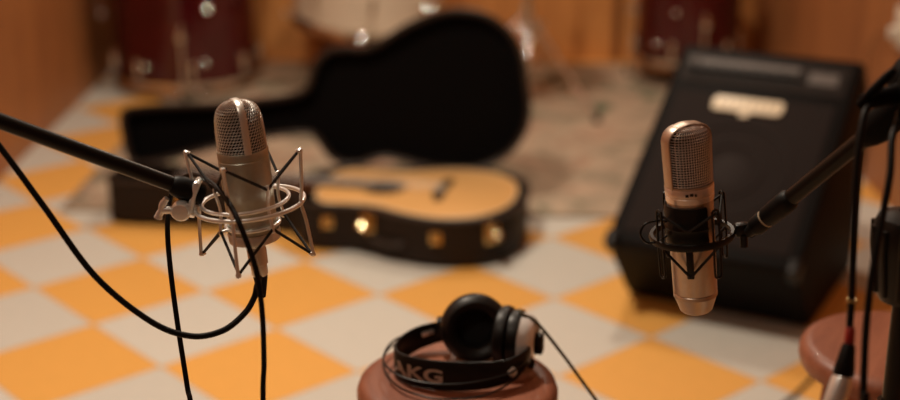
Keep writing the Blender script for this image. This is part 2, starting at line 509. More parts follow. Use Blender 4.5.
# cymbal stand
cs = thing('cymbal_stand', 'chrome tripod cymbal stand behind the right end of the guitar case', 'cymbal stand', (0.282, 4.93, 0.004))
MB().rod((0, 0, 0.10), (0, 0, 0.62), 0.0145).build('pole', M['chrome'], cs)
MB().rod((0, 0, 0.60), (0, 0, 1.02), 0.010).build('upper_pole', M['chrome'], cs)
MB().lathe([(0.013, -0.02), (0.021, -0.018), (0.022, 0.018), (0.013, 0.02)], 20, Matrix.Translation((0, 0, 0.36))).build('height_collar', M['chrome'], cs)
MB().lathe([(0.014, -0.03), (0.024, -0.026), (0.024, 0.026), (0.014, 0.03)], 20, Matrix.Translation((0, 0, 0.61))).build('height_collar', M['chrome'], cs)
wn = MB().box((0.05, 0.008, 0.02), (0.042, 0, 0.30), bev=0.003)
wn.rod((0.0, 0, 0.30), (0.04, 0, 0.30), 0.006).build('wing_screw', M['chrome'], cs)
for k in range(3):
    a = R(-50 + 120 * k)
    d = Vector((math.cos(a), math.sin(a), 0))
    o = MB().tube([d * 0.016 + Vector((0, 0, 0.33)), d * 0.36 + Vector((0, 0, 0.022))], 0.0075).build('leg', M['chrome'], cs)
    MB().tube([d * 0.014 + Vector((0, 0, 0.12)), d * 0.185 + Vector((0, 0, 0.178))], 0.005).build('leg_brace', M['chrome'], o)
    MB().lathe([(0, 0.005), (0.013, 0.005), (0.014, 0.03), (0, 0.035)], 12, Matrix.Translation(d * 0.365)).build('rubber_foot', M['rubber'], o)
for px, py, rc in ((522, 35, .055), (527, 25, .030), (529, 51, .034), (531, 40, .034)):
    glint_cap(cs, on_drum(px, py, cs, 0.026), rc, 0.016)
glint_cap(cs, Vector((0.282, 4.93, 0.004)) + pol(1, -50) * 0.245 + Vector((0, 0, 0.098)), .022, 0.014)
cy = MB().lathe([(0.004, 0.022), (0.03, 0.018), (0.045, 0.004), (0.12, -0.008), (0.205, -0.022), (0.205, -0.0235), (0.12, -0.010), (0.044, 0.002), (0.004, 0.020)], 64).build('cymbal', M['bronze'])
tag(cy, 'bronze cymbal on top of the chrome cymbal stand', 'cymbal')
cy.location = (0.282, 4.93, 1.0); cy.rotation_euler = (R(10), 0, 0)

# ------------------------------------------------------------------ guitar case and guitar
CASE_YAW = R(-12)
CX, CY = -0.018, 3.500
half = [(.222, 0.0), (.220, .07), (.196, .142), (.132, .203), (.03, .228), (-.08, .207), (-.165, .172), (-.22, .158), (-.28, .168), (-.325, .164), (-.362, .138), (-.384, .098), (-.405, .066), (-.46, .055), (-.62, .058), (-.78, .074), (-.86, .082), (-.925, .080), (-.944, .058), (-.948, 0.0)]
full = half + [(x, -y) for x, y in half[1:-1]][::-1]
outline = [(p.x, p.y) for p in smooth([Vector((x, y, 0)) for x, y in full], 4, True)]
CT = Matrix.Translation((CX, CY, 0)) @ Matrix.Rotation(CASE_YAW, 4, 'Z')
ZR = 0.122
gc = thing('guitar_case', 'open black plush-lined guitar case with dark brown shell and brass latches', 'guitar case', (CX, CY, 0.008), (0, 0, CASE_YAW))
ZO = 0.0
MB().shell(outline, 0.0, ZR, 0.012).build('case_base', M['case'], gc)
inn = inset(outline, 0.0125)
lin = MB().shell(inn, 0.013, ZR - 0.004, 0.008).build('lining', M['plush'], gc)
rim = MB().tube([(x, y, ZR) for x, y in outline], 0.006, 8, closed=True).build('rim', M['case_edge'], gc)
# neck block inside
nb = MB()
nb.box((0.10, 0.085, 0.062), (-0.56, 0, 0.053), bev=0.01).build('neck_block', M['plush'], gc)
# lid, hinged along the tangent of the two bouts
A, Bp = Vector((0.03, 0.228, ZR - 0.006)), Vector((-0.295, 0.178, ZR - 0.006))
ax = (A - Bp).normalized()
HT = Matrix.Translation(A) @ Matrix.Rotation(R(-98), 4, ax) @ Matrix.Translation(-A)
lidT = HT
LD = 0.058
# the lid is a tray turned upside down over the base, then swung up
flip = Matrix.Translation((0, 0, ZR + 0.004 + LD)) @ Matrix.Scale(-1, 4, (0, 0, 1))
lid = MB().shell(outline, 0.0, LD, 0.012, T=lidT @ flip).build('lid', M['case'], gc)
MB().shell(inn, 0.0128, LD - 0.003, 0.006, T=lidT @ flip).build('lid_lining', M['plush'], lid)
MB().tube([lidT @ flip @ Vector((x, y, LD)) for x, y in outline], 0.006, 8, closed=True).build('lid_rim', M['case_edge'], lid)
for hx in (0.03, -0.14, -0.295):
    f = (hx - A.x) / (Bp.x - A.x)
    p = A.lerp(Bp, f)
    hm = MB().tube([p - ax * 0.022 + Vector((0, 0.009, -0.004)), p + ax * 0.022 + Vector((0, 0.009, -0.004))], 0.004, 10)
    hm.build('hinge', M['case_edge'], gc)

def edge_at(x):                        # front edge of the outline (negative y side) at case x, with its outward normal
    best = None
    n = len(outline)
    for i in range(n):
        p, q = outline[i], outline[(i + 1) % n]
        if min(p[0], q[0]) <= x <= max(p[0], q[0]) and (p[1] + q[1]) < 0 and abs(p[0] - q[0]) > 1e-6:
            f = (x - p[0]) / (q[0] - p[0])
            tt = (Vector(q) - Vector(p)).normalized()
            nn = Vector((tt.y, -tt.x))
            if nn.y > 0: nn = -nn
            return Vector((x, p[1] + f * (q[1] - p[1]))), nn
    return Vector((x, -.2)), Vector((0, -1))

def latch(x, big=True):
    p, nn = edge_at(x)
    ang = math.atan2(nn.y, nn.x) + PI / 2
    T = Matrix.Translation((p.x, p.y, 0)) @ Matrix.Rotation(ang, 4, 'Z')
    lt = MB()
    if big:
        lt.box((0.040, 0.006, 0.060), (0, -0.004, ZR - 0.036), bev=0.0025, T=T)
        lt.box((0.028, 0.012, 0.040), (0, -0.010, ZR - 0.030), bev=0.004, T=T)
        lt.tube([T @ Vector((-0.010, -0.018, ZR - 0.012)), T @ Vector((-0.010, -0.020, ZR - 0.054)), T @ Vector((0.010, -0.020, ZR - 0.054)), T @ Vector((0.010, -0.018, ZR - 0.012))], 0.0025, 8)
        lt.lathe([(0, -0.006), (0.009, -0.004), (0.011, 0.0), (0.009, 0.004), (0, 0.006)], 16, T @ Matrix.Translation((0, -0.018, ZR - 0.036)))
    else:
        lt.box((0.030, 0.005, 0.034), (0, -0.003, ZR - 0.045), bev=0.0025, T=T)
        lt.lathe([(0, -0.005), (0.007, -0.004), (0.008, 0.0), (0.007, 0.004), (0, 0.005)], 14, T @ Matrix.Translation((0, -0.009, ZR - 0.045)))
    lt.build('latch' if big else 'catch_plate', M['brass'], gc)
latch(-0.160, True); latch(0.163, True); latch(-0.72, True)
latch(-0.275, False); latch(0.03, False)
for x_, rc_ in ((-0.160, .050), (0.163, .020)):
    p, nn = edge_at(x_)
    wp_ = Matrix.Translation((CX, CY, 0.008)) @ Matrix.Rotation(CASE_YAW, 4, 'Z') @ Vector((p.x + nn.x * 0.032, p.y + nn.y * 0.032, ZR - 0.034))
    glint_cap(gc, wp_, rc_, 0.012, 'latch_glint', Vector((-0.62, 2.35, 2.45)), 'brass_shine')  # domes added in front of the latches to throw a bright spot
# carrying handle on the front side between latch and catch
p, nn = edge_at(-0.11)
hd = MB().tube(smooth([Vector((-0.165, edge_at(-0.165)[0].y - 0.004, 0.052)), Vector((-0.15, edge_at(-0.15)[0].y - 0.018, 0.050)), Vector((-0.11, p.y - 0.020, 0.046)), Vector((-0.07, edge_at(-0.07)[0].y - 0.018, 0.050)), Vector((-0.055, edge_at(-0.055)[0].y - 0.004, 0.052))], 5), 0.006, 10)
hd.build('handle', M['case_edge'], gc)

gt = thing('acoustic_guitar', 'natural spruce-top acoustic guitar lying in the open case', 'guitar', (CX, CY, 0.008), (0, 0, CASE_YAW))
gh = [(.196, 0), (.192, .062), (.168, .128), (.112, .188), (.028, .209), (-.06, .189), (-.13, .154), (-.18, .143), (-.24, .150), (-.29, .148), (-.325, .108), (-.336, .05), (-.338, 0)]
gfull = gh + [(x, -y) for x, y in gh[1:-1]][::-1]
gout = [(p.x, p.y) for p in smooth([Vector((x, y, 0)) for x, y in gfull], 5, True)]
GZ0, GZ1 = 0.024, 0.126
MB().prism(gout, GZ0, GZ1 - 0.004).build('body', M['mahogany'], gt)
top = MB().prism(inset(gout, 0.001), GZ1 - 0.004, GZ1, bev=0.001).build('soundboard', M['spruce'], gt)
MB().tube([(x, y, GZ1 - 0.002) for x, y in gout], 0.0022, 6, closed=True).build('edge_binding', M['bone'], gt)
HX = -0.165
MB().lathe([(0, 0.0005), (0.048, 0.0005)], 40, Matrix.Translation((HX, 0, GZ1 + 0.0003))).build('sound_hole', M['hole'], gt)  # flat dark disc: the shade inside the hole is put into its colour
MB().lathe([(0.051, 0.0004), (0.062, 0.0004), (0.062, 0.0010), (0.051, 0.0010), (0.051, 0.0004)], 40, Matrix.Translation((HX, 0, GZ1))).build('rosette', M['rosewood'], gt)
br = [(x - 0.075, y) for x, y in [(0.078, 0.0), (0.089, 0.04), (0.086, 0.086), (0.066, 0.086), (0.056, 0.045), (0.052, 0.0)]]
br = br + [(x, -y) for x, y in br[1:-1]][::-1]
bo = MB().prism(br, GZ1, GZ1 + 0.009, bev=0.001).build('bridge', M['rosewood'], gt)
MB().box((0.003, 0.072, 0.006), (-0.014, 0, GZ1 + 0.011), bev=0.001).build('saddle', M['bone'], bo)
pm = MB()
for k in range(6):
    pm.lathe([(0, 0.004), (0.0028, 0.003), (0.0030, 0), (0, 0)], 8, Matrix.Translation((-0.001, -0.027 + 0.0108 * k, GZ1 + 0.009)))
pm.build('bridge_pins', M['bone'], bo)
pg = [(-0.12, -0.052), (-0.08, -0.06), (-0.055, -0.09), (-0.07, -0.125), (-0.12, -0.125), (-0.165, -0.10), (-0.19, -0.075), (-0.165, -0.06)]
pgs = [(p.x, p.y) for p in smooth([Vector((x, y, 0)) for x, y in pg], 4, True)]
fb = [(-0.215, 0.029), (-0.66, 0.022), (-0.66, -0.022), (-0.215, -0.029)]
ne = MB()
ne.prism([(-0.33, 0.029), (-0.66, 0.022), (-0.66, -0.022), (-0.33, -0.029)], GZ1 - 0.018, GZ1 - 0.001, bev=0.004)
ne.build('neck', M['mahogany'], gt)
MB().prism(fb, GZ1 + 0.0005, GZ1 + 0.0065, bev=0.0008).build('fretboard', M['rosewood'], gt)
fr = MB()
for k in range(1, 20):
    xx = -0.014 - 0.646 * 2 ** (-k / 12.0)
    if xx > -0.22: break
    fr.tube([(xx, -0.025, GZ1 + 0.007), (xx, 0.025, GZ1 + 0.007)], 0.0009, 6)
fr.build('frets', M['steel'], gt)
hs_ = [(x + 0.14, y) for x, y in [(-0.80, 0.022), (-0.825, 0.034), (-0.90, 0.038), (-0.915, 0.02), (-0.915, -0.02), (-0.90, -0.038), (-0.825, -0.034), (-0.80, -0.022)]]
ho = MB().prism(hs_, GZ1 - 0.022, GZ1 - 0.006, bev=0.002).build('headstock', M['rosewood'], gt)
for k in range(3):
    for s in (-1, 1):
        MB().lathe([(0, 0.014), (0.003, 0.014), (0.0035, 0), (0, 0)], 10, Matrix.Translation((-0.695 - 0.025 * k, 0.022 * s, GZ1 - 0.006))).rod((-0.695 - 0.025 * k, 0.034 * s, GZ1 - 0.014), (-0.695 - 0.025 * k, 0.052 * s, GZ1 - 0.014), 0.004).build('tuning_peg', M['steel'], ho)
sg = MB()
for k in range(6):
    y0, y1 = -0.027 + 0.0108 * k, -0.0175 + 0.007 * k
    sg.tube([(-0.005, y0, GZ1 + 0.010), (-0.014, y0, GZ1 + 0.0145), (-0.66, y1, GZ1 + 0.009), (-0.695 - 0.025 * (k % 3), 0.022 * (-1 if k < 3 else 1), GZ1 + 0.002)], 0.0006, 5)
sg.build('strings', M['steel'], gt)

# ------------------------------------------------------------------ the amplifier (floor-wedge cabinet)
L0 = on(629, 296); R0 = on(807, 330)
AW = (R0 - L0).length
rdir = (R0 - L0).normalized()
yaw = math.atan2(rdir.y, rdir.x)
mid = (L0 + R0) / 2
amp = thing('guitar_amplifier', 'black wedge-shaped guitar amplifier with cream badge on the tiled floor', 'amplifier', (mid.x, mid.y, 0.0), (0, 0, yaw))
# profile in (f, h): f forward (towards the front), local -y is forward
prof = [(0.0, 0.004), (0.165, 0.198), (-0.345, 0.564), (-0.480, 0.41), (-0.44, 0.004)]
HWA = AW / 2 + 0.006
def rounded(poly, r, k=4):
    out = []
    n = len(poly)
    for i in range(n):
        p, a, b_ = Vector(poly[i]), Vector(poly[i - 1]), Vector(poly[(i + 1) % n])
        da, db = (a - p).normalized(), (b_ - p).normalized()
        rr = min(r, (a - p).length * .4, (b_ - p).length * .4)
        s, e = p + da * rr, p + db * rr
        for j in range(k + 1):
            q = j / k
            out.append(((1 - q) ** 2 * s.x + 2 * q * (1 - q) * p.x + q * q * e.x, (1 - q) ** 2 * s.y + 2 * q * (1 - q) * p.y + q * q * e.y))
    return out
rp_ = rounded(prof, 0.022)
# prism along local x: map (px,py,pz) -> (pz, -px, py)
PT = Matrix(((0, 0, 1, 0), (-1, 0, 0, 0), (0, 1, 0, 0), (0, 0, 0, 1)))
MB().prism(rp_, -HWA, HWA, T=PT, bev=0.012, seg=3).build('cabinet', M['tolex'], amp)
# frame on the front face: u across, v up the face, n out
p0 = Vector((0, -0.165, 0.198)); p1 = Vector((0, 0.345, 0.564))
vdir = (p1 - p0).normalized(); FH = (p1 - p0).length
ndir = Vector((1, 0, 0)).cross(vdir).normalized()
FT = Matrix((( 1, vdir.x, ndir.x, p0.x), (0, vdir.y, ndir.y, p0.y), (0, vdir.z, ndir.z, p0.z), (0, 0, 0, 1)))
def face_rect(u0, u1, v0, v1, n0, n1, bev=0.004, seg=2):
    return MB().box((u1 - u0, v1 - v0, n1 - n0), ((u0 + u1) / 2, (v0 + v1) / 2, (n0 + n1) / 2), bev=bev, seg=seg, T=FT)
g = face_rect(-HWA + .030, HWA - .030, 0.035, FH - 0.155, -0.004, 0.004, 0.003).build('grille_cloth', M['grille'], amp)
rg = MB()
for rr_ in (0.135, 0.075):
    rg.tube([FT @ Vector((x, y + 0.245, 0.0045)) for x, y, z in circ(rr_, 0, 56)], 0.004, 8, closed=True)
rg.lathe([(0.0, 0.010), (0.025, 0.009), (0.045, 0.004)], 32, FT @ Matrix.Translation((0, 0.245, 0.0)))
rg.build('speaker_sheen', M['grille_ring'], amp)  # rings on the cloth; the dust cap's faint reflection is a lighter colour
pn = face_rect(-HWA + .022, HWA - .022, FH - 0.128, FH - 0.030, -0.003, 0.003, 0.002).build('control_panel', M['amp_panel'], amp)
mk = MB()
mk.bm  # marking strip and label patch printed on the panel
for u0, u1, v0, v1 in ((-HWA + .045, HWA - .14, FH - 0.068, FH - 0.050), (HWA - .115, HWA - .045, FH - 0.095, FH - 0.060)):
    mk.box((u1 - u0, v1 - v0, 0.001), ((u0 + u1) / 2, (v0 + v1) / 2, 0.0035), T=FT)
mk.build('panel_marking', M['amp_mark'], pn)
for k in range(11):
    u = -HWA + .05 + k * (2 * HWA - .19) / 10
    MB().lathe([(0, 0.020), (0.007, 0.019), (0.008, 0.004), (0.0105, 0.003), (0.0105, 0)], 16, FT @ Matrix.Translation((u, FH - 0.092, 0.003))).build('knob', M['black_plastic'], pn)
ij = MB().lathe([(0.005, 0.006), (0.010, 0.006), (0.013, 0.001), (0.013, 0)], 18, FT @ Matrix.Translation((-HWA + .045, FH - 0.06, 0.003))).build('input_jack', M['amp_mark'], pn)
bh = 0.021
bo_ = [( -0.082, -bh), (0.076, -bh), (0.084, -bh * .4), (0.084, bh * .6), (0.078, bh), (-0.078, bh), (-0.086, bh * .5), (-0.086, -bh * .5)]
BT = FT @ Matrix.Translation((-0.008, FH - 0.188, 0.004))
bd_ = MB().prism(bo_, 0, 0.005, T=BT, bev=0.0015)
bd_.prism([(-0.016, -bh - 0.012), (0.006, -bh - 0.012), (0.008, -bh), (-0.014, -bh)], 0, 0.002, T=BT)
bdo = bd_.build('badge', M['badge'], amp)
dim = MB()
for k in range(8):
    u = -0.066 + k * 0.019
    dim.box((0.0035, 0.024, 0.001), (u, 0.000, 0.0056), T=BT)
dim.build('badge_relief', M['badge_dim'], bdo)
for sx in (-1, 1):
    for yy in (0.03, 0.41):
        MB().lathe([(0, 0.0), (0.014, 0.0), (0.016, 0.006), (0, 0.006)], 14, Matrix.Translation((sx * (HWA - 0.04), yy, 0))).build('rubber_foot', M['rubber'], amp)
for sx in (-1, 1):
    for vv in (0.0,):
        cp = p0.lerp(p1, vv) + vdir * (0.012 if vv == 0 else -0.012) - ndir * 0.012
        MB().box((0.030, 0.044, 0.044), (sx * (HWA - 0.013), cp.y, cp.z), rot=Matrix.Rotation(math.atan2(vdir.z, vdir.y), 4, 'X'), bev=0.010, seg=3).build('corner_guard', M['black_plastic'], amp)

# ------------------------------------------------------------------ stools
SZ = 0.54
def stool(label, loc, rotz):
    t_ = thing('round_stool', label, 'stool', loc, (0, 0, rotz), 'low round wooden stools')
    r, h = 0.1245, SZ
    MB().lathe([(0, h - 0.036), (r - 0.012, h - 0.036), (r - 0.003, h - 0.031), (r, h - 0.022), (r, h - 0.014), (r - 0.003, h - 0.006), (r - 0.010, h - 0.001), (r - 0.018, h), (0, h)], 72).build('seat', M['stool'], t_)
    for k in range(4):
        a = R(45 + 90 * k)
        d = Vector((math.cos(a), math.sin(a), 0))
        MB().tube([d * 0.085 + Vector((0, 0, h - 0.034)), d * 0.115 + Vector((0, 0, 0.22)), d * 0.145], [0.016, 0.018, 0.013], 14).build('leg', M['stool_leg'], t_)
    for k in range(4):
        a, a2 = R(45 + 90 * k), R(135 + 90 * k)
        z = 0.16 if k % 2 else 0.20
        q = 0.118 if k % 2 else 0.116
        MB().rod(Vector((math.cos(a) * q, math.sin(a) * q, z)), Vector((math.cos(a2) * q, math.sin(a2) * q, z)), 0.009).build('stretcher', M['stool_leg'], t_)
    return t_
S1 = on(457.5, 378, SZ)
S2 = on(898, 345, SZ)
stool('round reddish wooden stool with the headphones lying on its seat', (S1.x, S1.y, 0), R(12))
stool('round reddish wooden stool behind the black stand at the right', (S2.x, S2.y, 0), R(-30))

# ------------------------------------------------------------------ headphones
hp = thing('headphones', 'black studio headphones with silver back lying on the wooden stool', 'headphones', (S1.x, S1.y, SZ), (0, 0, 0))
HI = Matrix.Translation((-S1.x, -S1.y, -SZ))
def hl(x, y, z=0.0):                   # stool-local point seen at pixel on the plane z above the seat
    return HI @ on(x, y, SZ + z)
# headband strap standing on edge
path = [hl(452, 340, .012), hl(436, 343, .010), hl(416, 351, .004), hl(399, 364, .001), hl(397, 378, .001), hl(416, 386, .001), hl(445, 390.5, .001), hl(478, 390, .002), hl(505, 384, .006), hl(522, 372, .014), hl(529, 362, .020)]
hts = [.025, .029, .033, .035, .037, .038, .039, .037, .032, .027, .021]
pc = smooth(path, 6)
hc = [v.x for v in smooth([Vector((h_, 0, 0)) for h_ in hts], 6)]
def strap(path, hs, th):
    n = len(path); vs, fs = [], []
    for i, p in enumerate(path):
        tt = path[min(i + 1, n - 1)] - path[max(i - 1, 0)]
        nn = Vector((-tt.y, tt.x, 0)).normalized() * th / 2
        e = 0.0015
        for q in (p - nn + Vector((0, 0, e)), p - nn + Vector((0, 0, hs[i] - e)), p - nn * .4 + Vector((0, 0, hs[i])), p + nn * .4 + Vector((0, 0, hs[i])), p + nn + Vector((0, 0, hs[i] - e)), p + nn + Vector((0, 0, e)), p + nn * .4, p - nn * .4):
            vs.append(q)
    for i in range(n - 1):
        for k in range(8):
            k2 = (k + 1) % 8
            fs.append((i * 8 + k, i * 8 + k2, (i + 1) * 8 + k2, (i + 1) * 8 + k))
    fs.append(tuple(range(8))[::-1]); fs.append(tuple((n - 1) * 8 + k for k in range(8)))
    return MB().add(vs, fs, True)
so = strap(pc, hc, 0.0042).build('headband', M['leather'], hp)
# slot buckle on the left end of the strap
b0 = hl(431, 324, 0.022)
bk = MB().box((0.017, 0.003, 0.0065), hl(428, 347, .006) + Vector((0.0, -0.0030, 0.021)), rot=Matrix.Rotation(R(24), 4, 'Z') @ Matrix.Rotation(R(-8), 4, 'Y'), bev=0.0012)
bk.build('buckle', M['steel'], so)
# letters printed on the outside of the strap, following its curve
def letters_on(path, hs, word, start, size, off, m, parent):
    cu = bpy.data.curves.new('letter_curve', 'FONT')
    cu.body = word; cu.size = size; cu.extrude = 0.0002; cu.offset = 0.0006
    tmp = bpy.data.objects.new('letter_tmp', cu)
    C.objects.link(tmp)
    dg = bpy.context.evaluated_depsgraph_get()
    me = bpy.data.meshes.new_from_object(tmp.evaluated_get(dg))
    bpy.data.objects.remove(tmp)
    cum = [0.0]
    for i in range(1, len(path)): cum.append(cum[-1] + (path[i] - path[i - 1]).length)
    for v in me.vertices:
        s = start + v.co.x * 1.5
        i = max(k for k in range(len(cum) - 1) if cum[k] <= s)
        f = (s - cum[i]) / (cum[i + 1] - cum[i])
        p = path[i].lerp(path[i + 1], f)
        tt = (path[i + 1] - path[i]); nn = Vector((tt.y, -tt.x, 0)).normalized()
        v.co = p + nn * (off + v.co.z) + Vector((0, 0, v.co.y))
    me.materials.clear(); me.materials.append(m)
    o = bpy.data.objects.new('lettering', me); C.objects.link(o); o.parent = parent
    return o
# arc length at which the letters begin
cum = 0.0; start = 0.0
target_pt = hl(405, 385, 0.0)
bestd = 9
for i in range(1, len(pc)):
    cum += (pc[i] - pc[i - 1]).length
    d_ = (Vector((pc[i].x, pc[i].y, 0)) - Vector((target_pt.x, target_pt.y, 0))).length
    if d_ < bestd: bestd, start = d_, cum
letters_on([p + Vector((0, 0, 0.011)) for p in pc], hc, 'AKG', start - 0.0235 * 0.70 * 1.5, 0.0235, 0.0024, M['print'], so)
# two thin bows outside the strap
def bow(px, zs, r=0.0013):
    return MB().tube(smooth([hl(x, y, z) for (x, y), z in zip(px, zs)], 8), r, 8)
bow([(404, 335), (392, 342), (385, 352), (384, 362), (396, 374), (420, 382), (450, 384.5), (482, 381), (512, 372), (527, 358)], [.026, .024, .022, .021, .021, .021, .021, .022, .024, .030]).build('wire_bow', M['black_plastic'], hp)
bow([(405, 337), (393, 345), (384, 356), (385, 371), (399, 387), (428, 397.5), (455, 399), (486, 395), (514, 380), (528, 362)], [.016, .012, .009, .007, .006, .006, .006, .008, .013, .024]).build('wire_bow', M['black_plastic'], hp)
ck = MB()
pb = hl(512, 372, .020)
ck.lathe([(0, -0.006), (0.0055, -0.006), (0.0065, 0), (0.0055, 0.006), (0, 0.006)], 14, Matrix.Translation(pb) @ Matrix.Rotation(R(55), 4, 'X'))
ck.build('bow_clip', M['steel'], hp)
# ear cups: local z = out of the ear side
def cup(Tm, rad, back_mat, nm, flat=1.0, dome=1.0):
    pad = MB()
    ring = [(rad * .46, -0.002), (rad * .50, 0.010), (rad * .62, 0.0185), (rad * .80, 0.021), (rad * .95, 0.016), (rad, 0.006), (rad * .97, -0.004), (rad * .85, -0.009), (rad * .46, -0.008)]
    pad.lathe([(r_, z_ * flat) for r_, z_ in ring], 48, Tm)
    shell_ = MB()
    shell_.lathe([(0, -0.002), (rad * .90, -0.006), (rad * .93, -0.012), (rad * .90, -0.018), (rad * .78, -0.020)], 48, Tm)
    so_ = shell_.build('ear_cup', M['black_plastic'], hp)
    po = pad.build('ear_pad', M['leather'], so_)
    MB().lathe([(0, 0.001), (rad * .5, 0.001)], 32, Tm).build('driver_cloth', M['foam'], so_)
    bk_ = MB().lathe([(r_ * rad, -0.018 - z_ * dome) for r_, z_ in ((.84, 0), (.80, .008), (.66, .0135), (.45, .016), (.42, .013), (0, .015))], 40, Tm).build('back_plate', back_mat, so_)
    return so_
RC = 0.0440
def frame_from(normal, up, loc):
    z = normal.normalized(); x = up.cross(z).normalized(); y = z.cross(x)
    return Matrix(((x.x, y.x, z.x, loc.x), (x.y, y.y, z.y, loc.y), (x.z, y.z, z.z, loc.z), (0, 0, 0, 1)))
c1 = hl(475, 368, 0.0)
T1 = frame_from(Vector((0.02, -1.0, 0.22)), Vector((0, 0, 1)), c1 + Vector((0, 0.026, RC + 0.0006)))
cup(T1, RC, M['silver'], 'a')
c2 = hl(504, 370, 0.0)
T2 = frame_from(Vector((-1.0, 0.30, 0.02)), Vector((0, 0, 1)), c2 + Vector((0.004, 0.016, 0.0393)))
cup(T2, 0.0388, M['silver'], 'b', 0.6, 1.25)
# yoke blocks
yk = MB().box((0.012, 0.016, 0.026), T2 @ Vector((0, -0.004, -0.041)), rot=Matrix.Rotation(R(-12), 4, 'Z'), bev=0.003)
yk.box((0.010, 0.022, 0.012), T2 @ Vector((0.010, -0.026, -0.030)), rot=Matrix.Rotation(R(30), 4, 'Z'), bev=0.003)
yk.build('yoke', M['black_plastic'], hp)
yk = MB().box((0.014, 0.016, 0.026), T1 @ Vector((-0.041, -0.004, -0.020)), bev=0.003)
yk.build('yoke', M['black_plastic'], hp)
# its cable
ct = S1 + T2 @ Vector((0, 0.036, -0.016)) + Vector((0, 0, 0))
ct = Vector((S1.x, S1.y, SZ)) + (T2 @ Vector((0.0, 0.0375, -0.014)))
SD = ct.y * CP - (ct.z - CAMZ) * SP - 0.004
cab = [ct, at(522, 314, SD), at(536, 322, SD), at(560, 351, SD), at(582, 381, SD), at(604, 412, SD + 0.005), at(640, 470, SD + 0.03)]
e = cab[-1]
cab += [Vector((e.x + 0.03, e.y + 0.02, 0.20)), Vector((e.x + 0.05, e.y + 0.03, 0.03)), Vector((e.x + 0.12, e.y + 0.0, 0.005)), Vector((e.x + 0.3, e.y - 0.1, 0.005))]
MB().tube(smooth(cab, 8), 0.0021, 8).build('headphone_cable', M['cable_green'], hp)
for o in bpy.data.objects:
    if o.name.startswith('headphone_cable'):
        o.matrix_parent_inverse = Matrix.Translation((-S1.x, -S1.y, -SZ))
        o['label'] = 'thin olive cable running from the silver ear cup over the stool edge'

# ------------------------------------------------------------------ wire grilles
def mesh_lattice(name, rows, m, parent, closed, th=0.0007):
    # rows: list of rows of points; a woven diamond lattice laid over them
    nr, nc = len(rows), len(rows[0])
    vs = [tuple(p) for r_ in rows for p in r_]
    fs = []
    for i in range(nr - 1):
        for k in range(nc if closed else nc - 1):
            k2 = (k + 1) % nc
            fs.append((i * nc + k, i * nc + k2, (i + 1) * nc + k2, (i + 1) * nc + k))
    me = bpy.data.meshes.new(name)
    me.from_pydata(vs, [], fs)
    me.materials.append(m)
    o = bpy.data.objects.new(name, me); C.objects.link(o); o.parent = parent
    w = o.modifiers.new('wire', 'WIREFRAME'); w.thickness = th; w.use_even_offset = False; w.use_replace = True
    return o

# ------------------------------------------------------------------ left microphone
MC = at(250, 203, 1.375)
LROT = (R(0), R(-5.0), 0)
LM = Matrix.Translation(MC) @ Matrix.Rotation(R(-5.0), 4, 'Y')
base = LM @ Vector((0, 0, -0.078))
mic = thing('condenser_microphone', 'satin silver studio microphone with domed mesh top in the silver shock mount', 'microphone', base, LROT)
dz = 0.078
UP = Matrix.Translation((0, 0, dz))
MB().lathe([(0, -0.044), (0.011, -0.044), (0.013, -0.041), (0.0215, -0.039), (0.0235, -0.036), (0.0245, -0.030), (0.0247, -0.024), (0.0242, -0.0235), (0.0242, -0.0225), (0.0247, -0.022), (0.0255, 0.048), (0.0250, 0.0485), (0.0250, 0.0495), (0.0255, 0.050), (0.0257, 0.0565), (0.0250, 0.0575), (0.0235, 0.0575)], 64, UP).build('body', M['nickel'], mic)
MB().lathe([(0, -0.078), (0.0075, -0.078), (0.0085, -0.076), (0.0085, -0.066), (0.0098, -0.065), (0.0100, -0.050), (0.0092, -0.046), (0.0110, -0.0435), (0, -0.043)], 32, UP).build('connector', M['nickel_band'], mic)
dome = [(0.0243, 0.056), (0.0241, 0.068), (0.0236, 0.080), (0.0228, 0.089), (0.0210, 0.0960), (0.0180, 0.1008), (0.0135, 0.1042), (0.008, 0.1060), (0.003, 0.1066)]
dp = smooth([Vector((r_, z_, 0)) for r_, z_ in dome], 6)
def resample(pts, n):
    L = [0]
    for i in range(1, len(pts)): L.append(L[-1] + (pts[i] - pts[i - 1]).length)
    out = []
    for k in range(n + 1):
        s = L[-1] * k / n
        i = min(max(j for j in range(len(L)) if L[j] <= s), len(pts) - 2)
        f = (s - L[i]) / max(L[i + 1] - L[i], 1e-9)
        out.append(pts[i].lerp(pts[i + 1], f))
    return out
rs = resample(dp, 21)
NC = 46
rows = []
for i, p in enumerate(rs):
    rows.append([Vector((p.x * math.cos(2 * PI * (k + i * 0.5) / NC), p.x * math.sin(2 * PI * (k + i * 0.5) / NC), p.y + dz)) for k in range(NC)])
gr = mesh_lattice('grille', rows, M['mesh_wire'], mic, True, 0.0011)
MB().lathe([(r_ * 0.93, z_ - 0.0014) for r_, z_ in dome] + [(0, 0.1050)], 48, UP).build('grille_lining', M['mesh_dark'], gr)
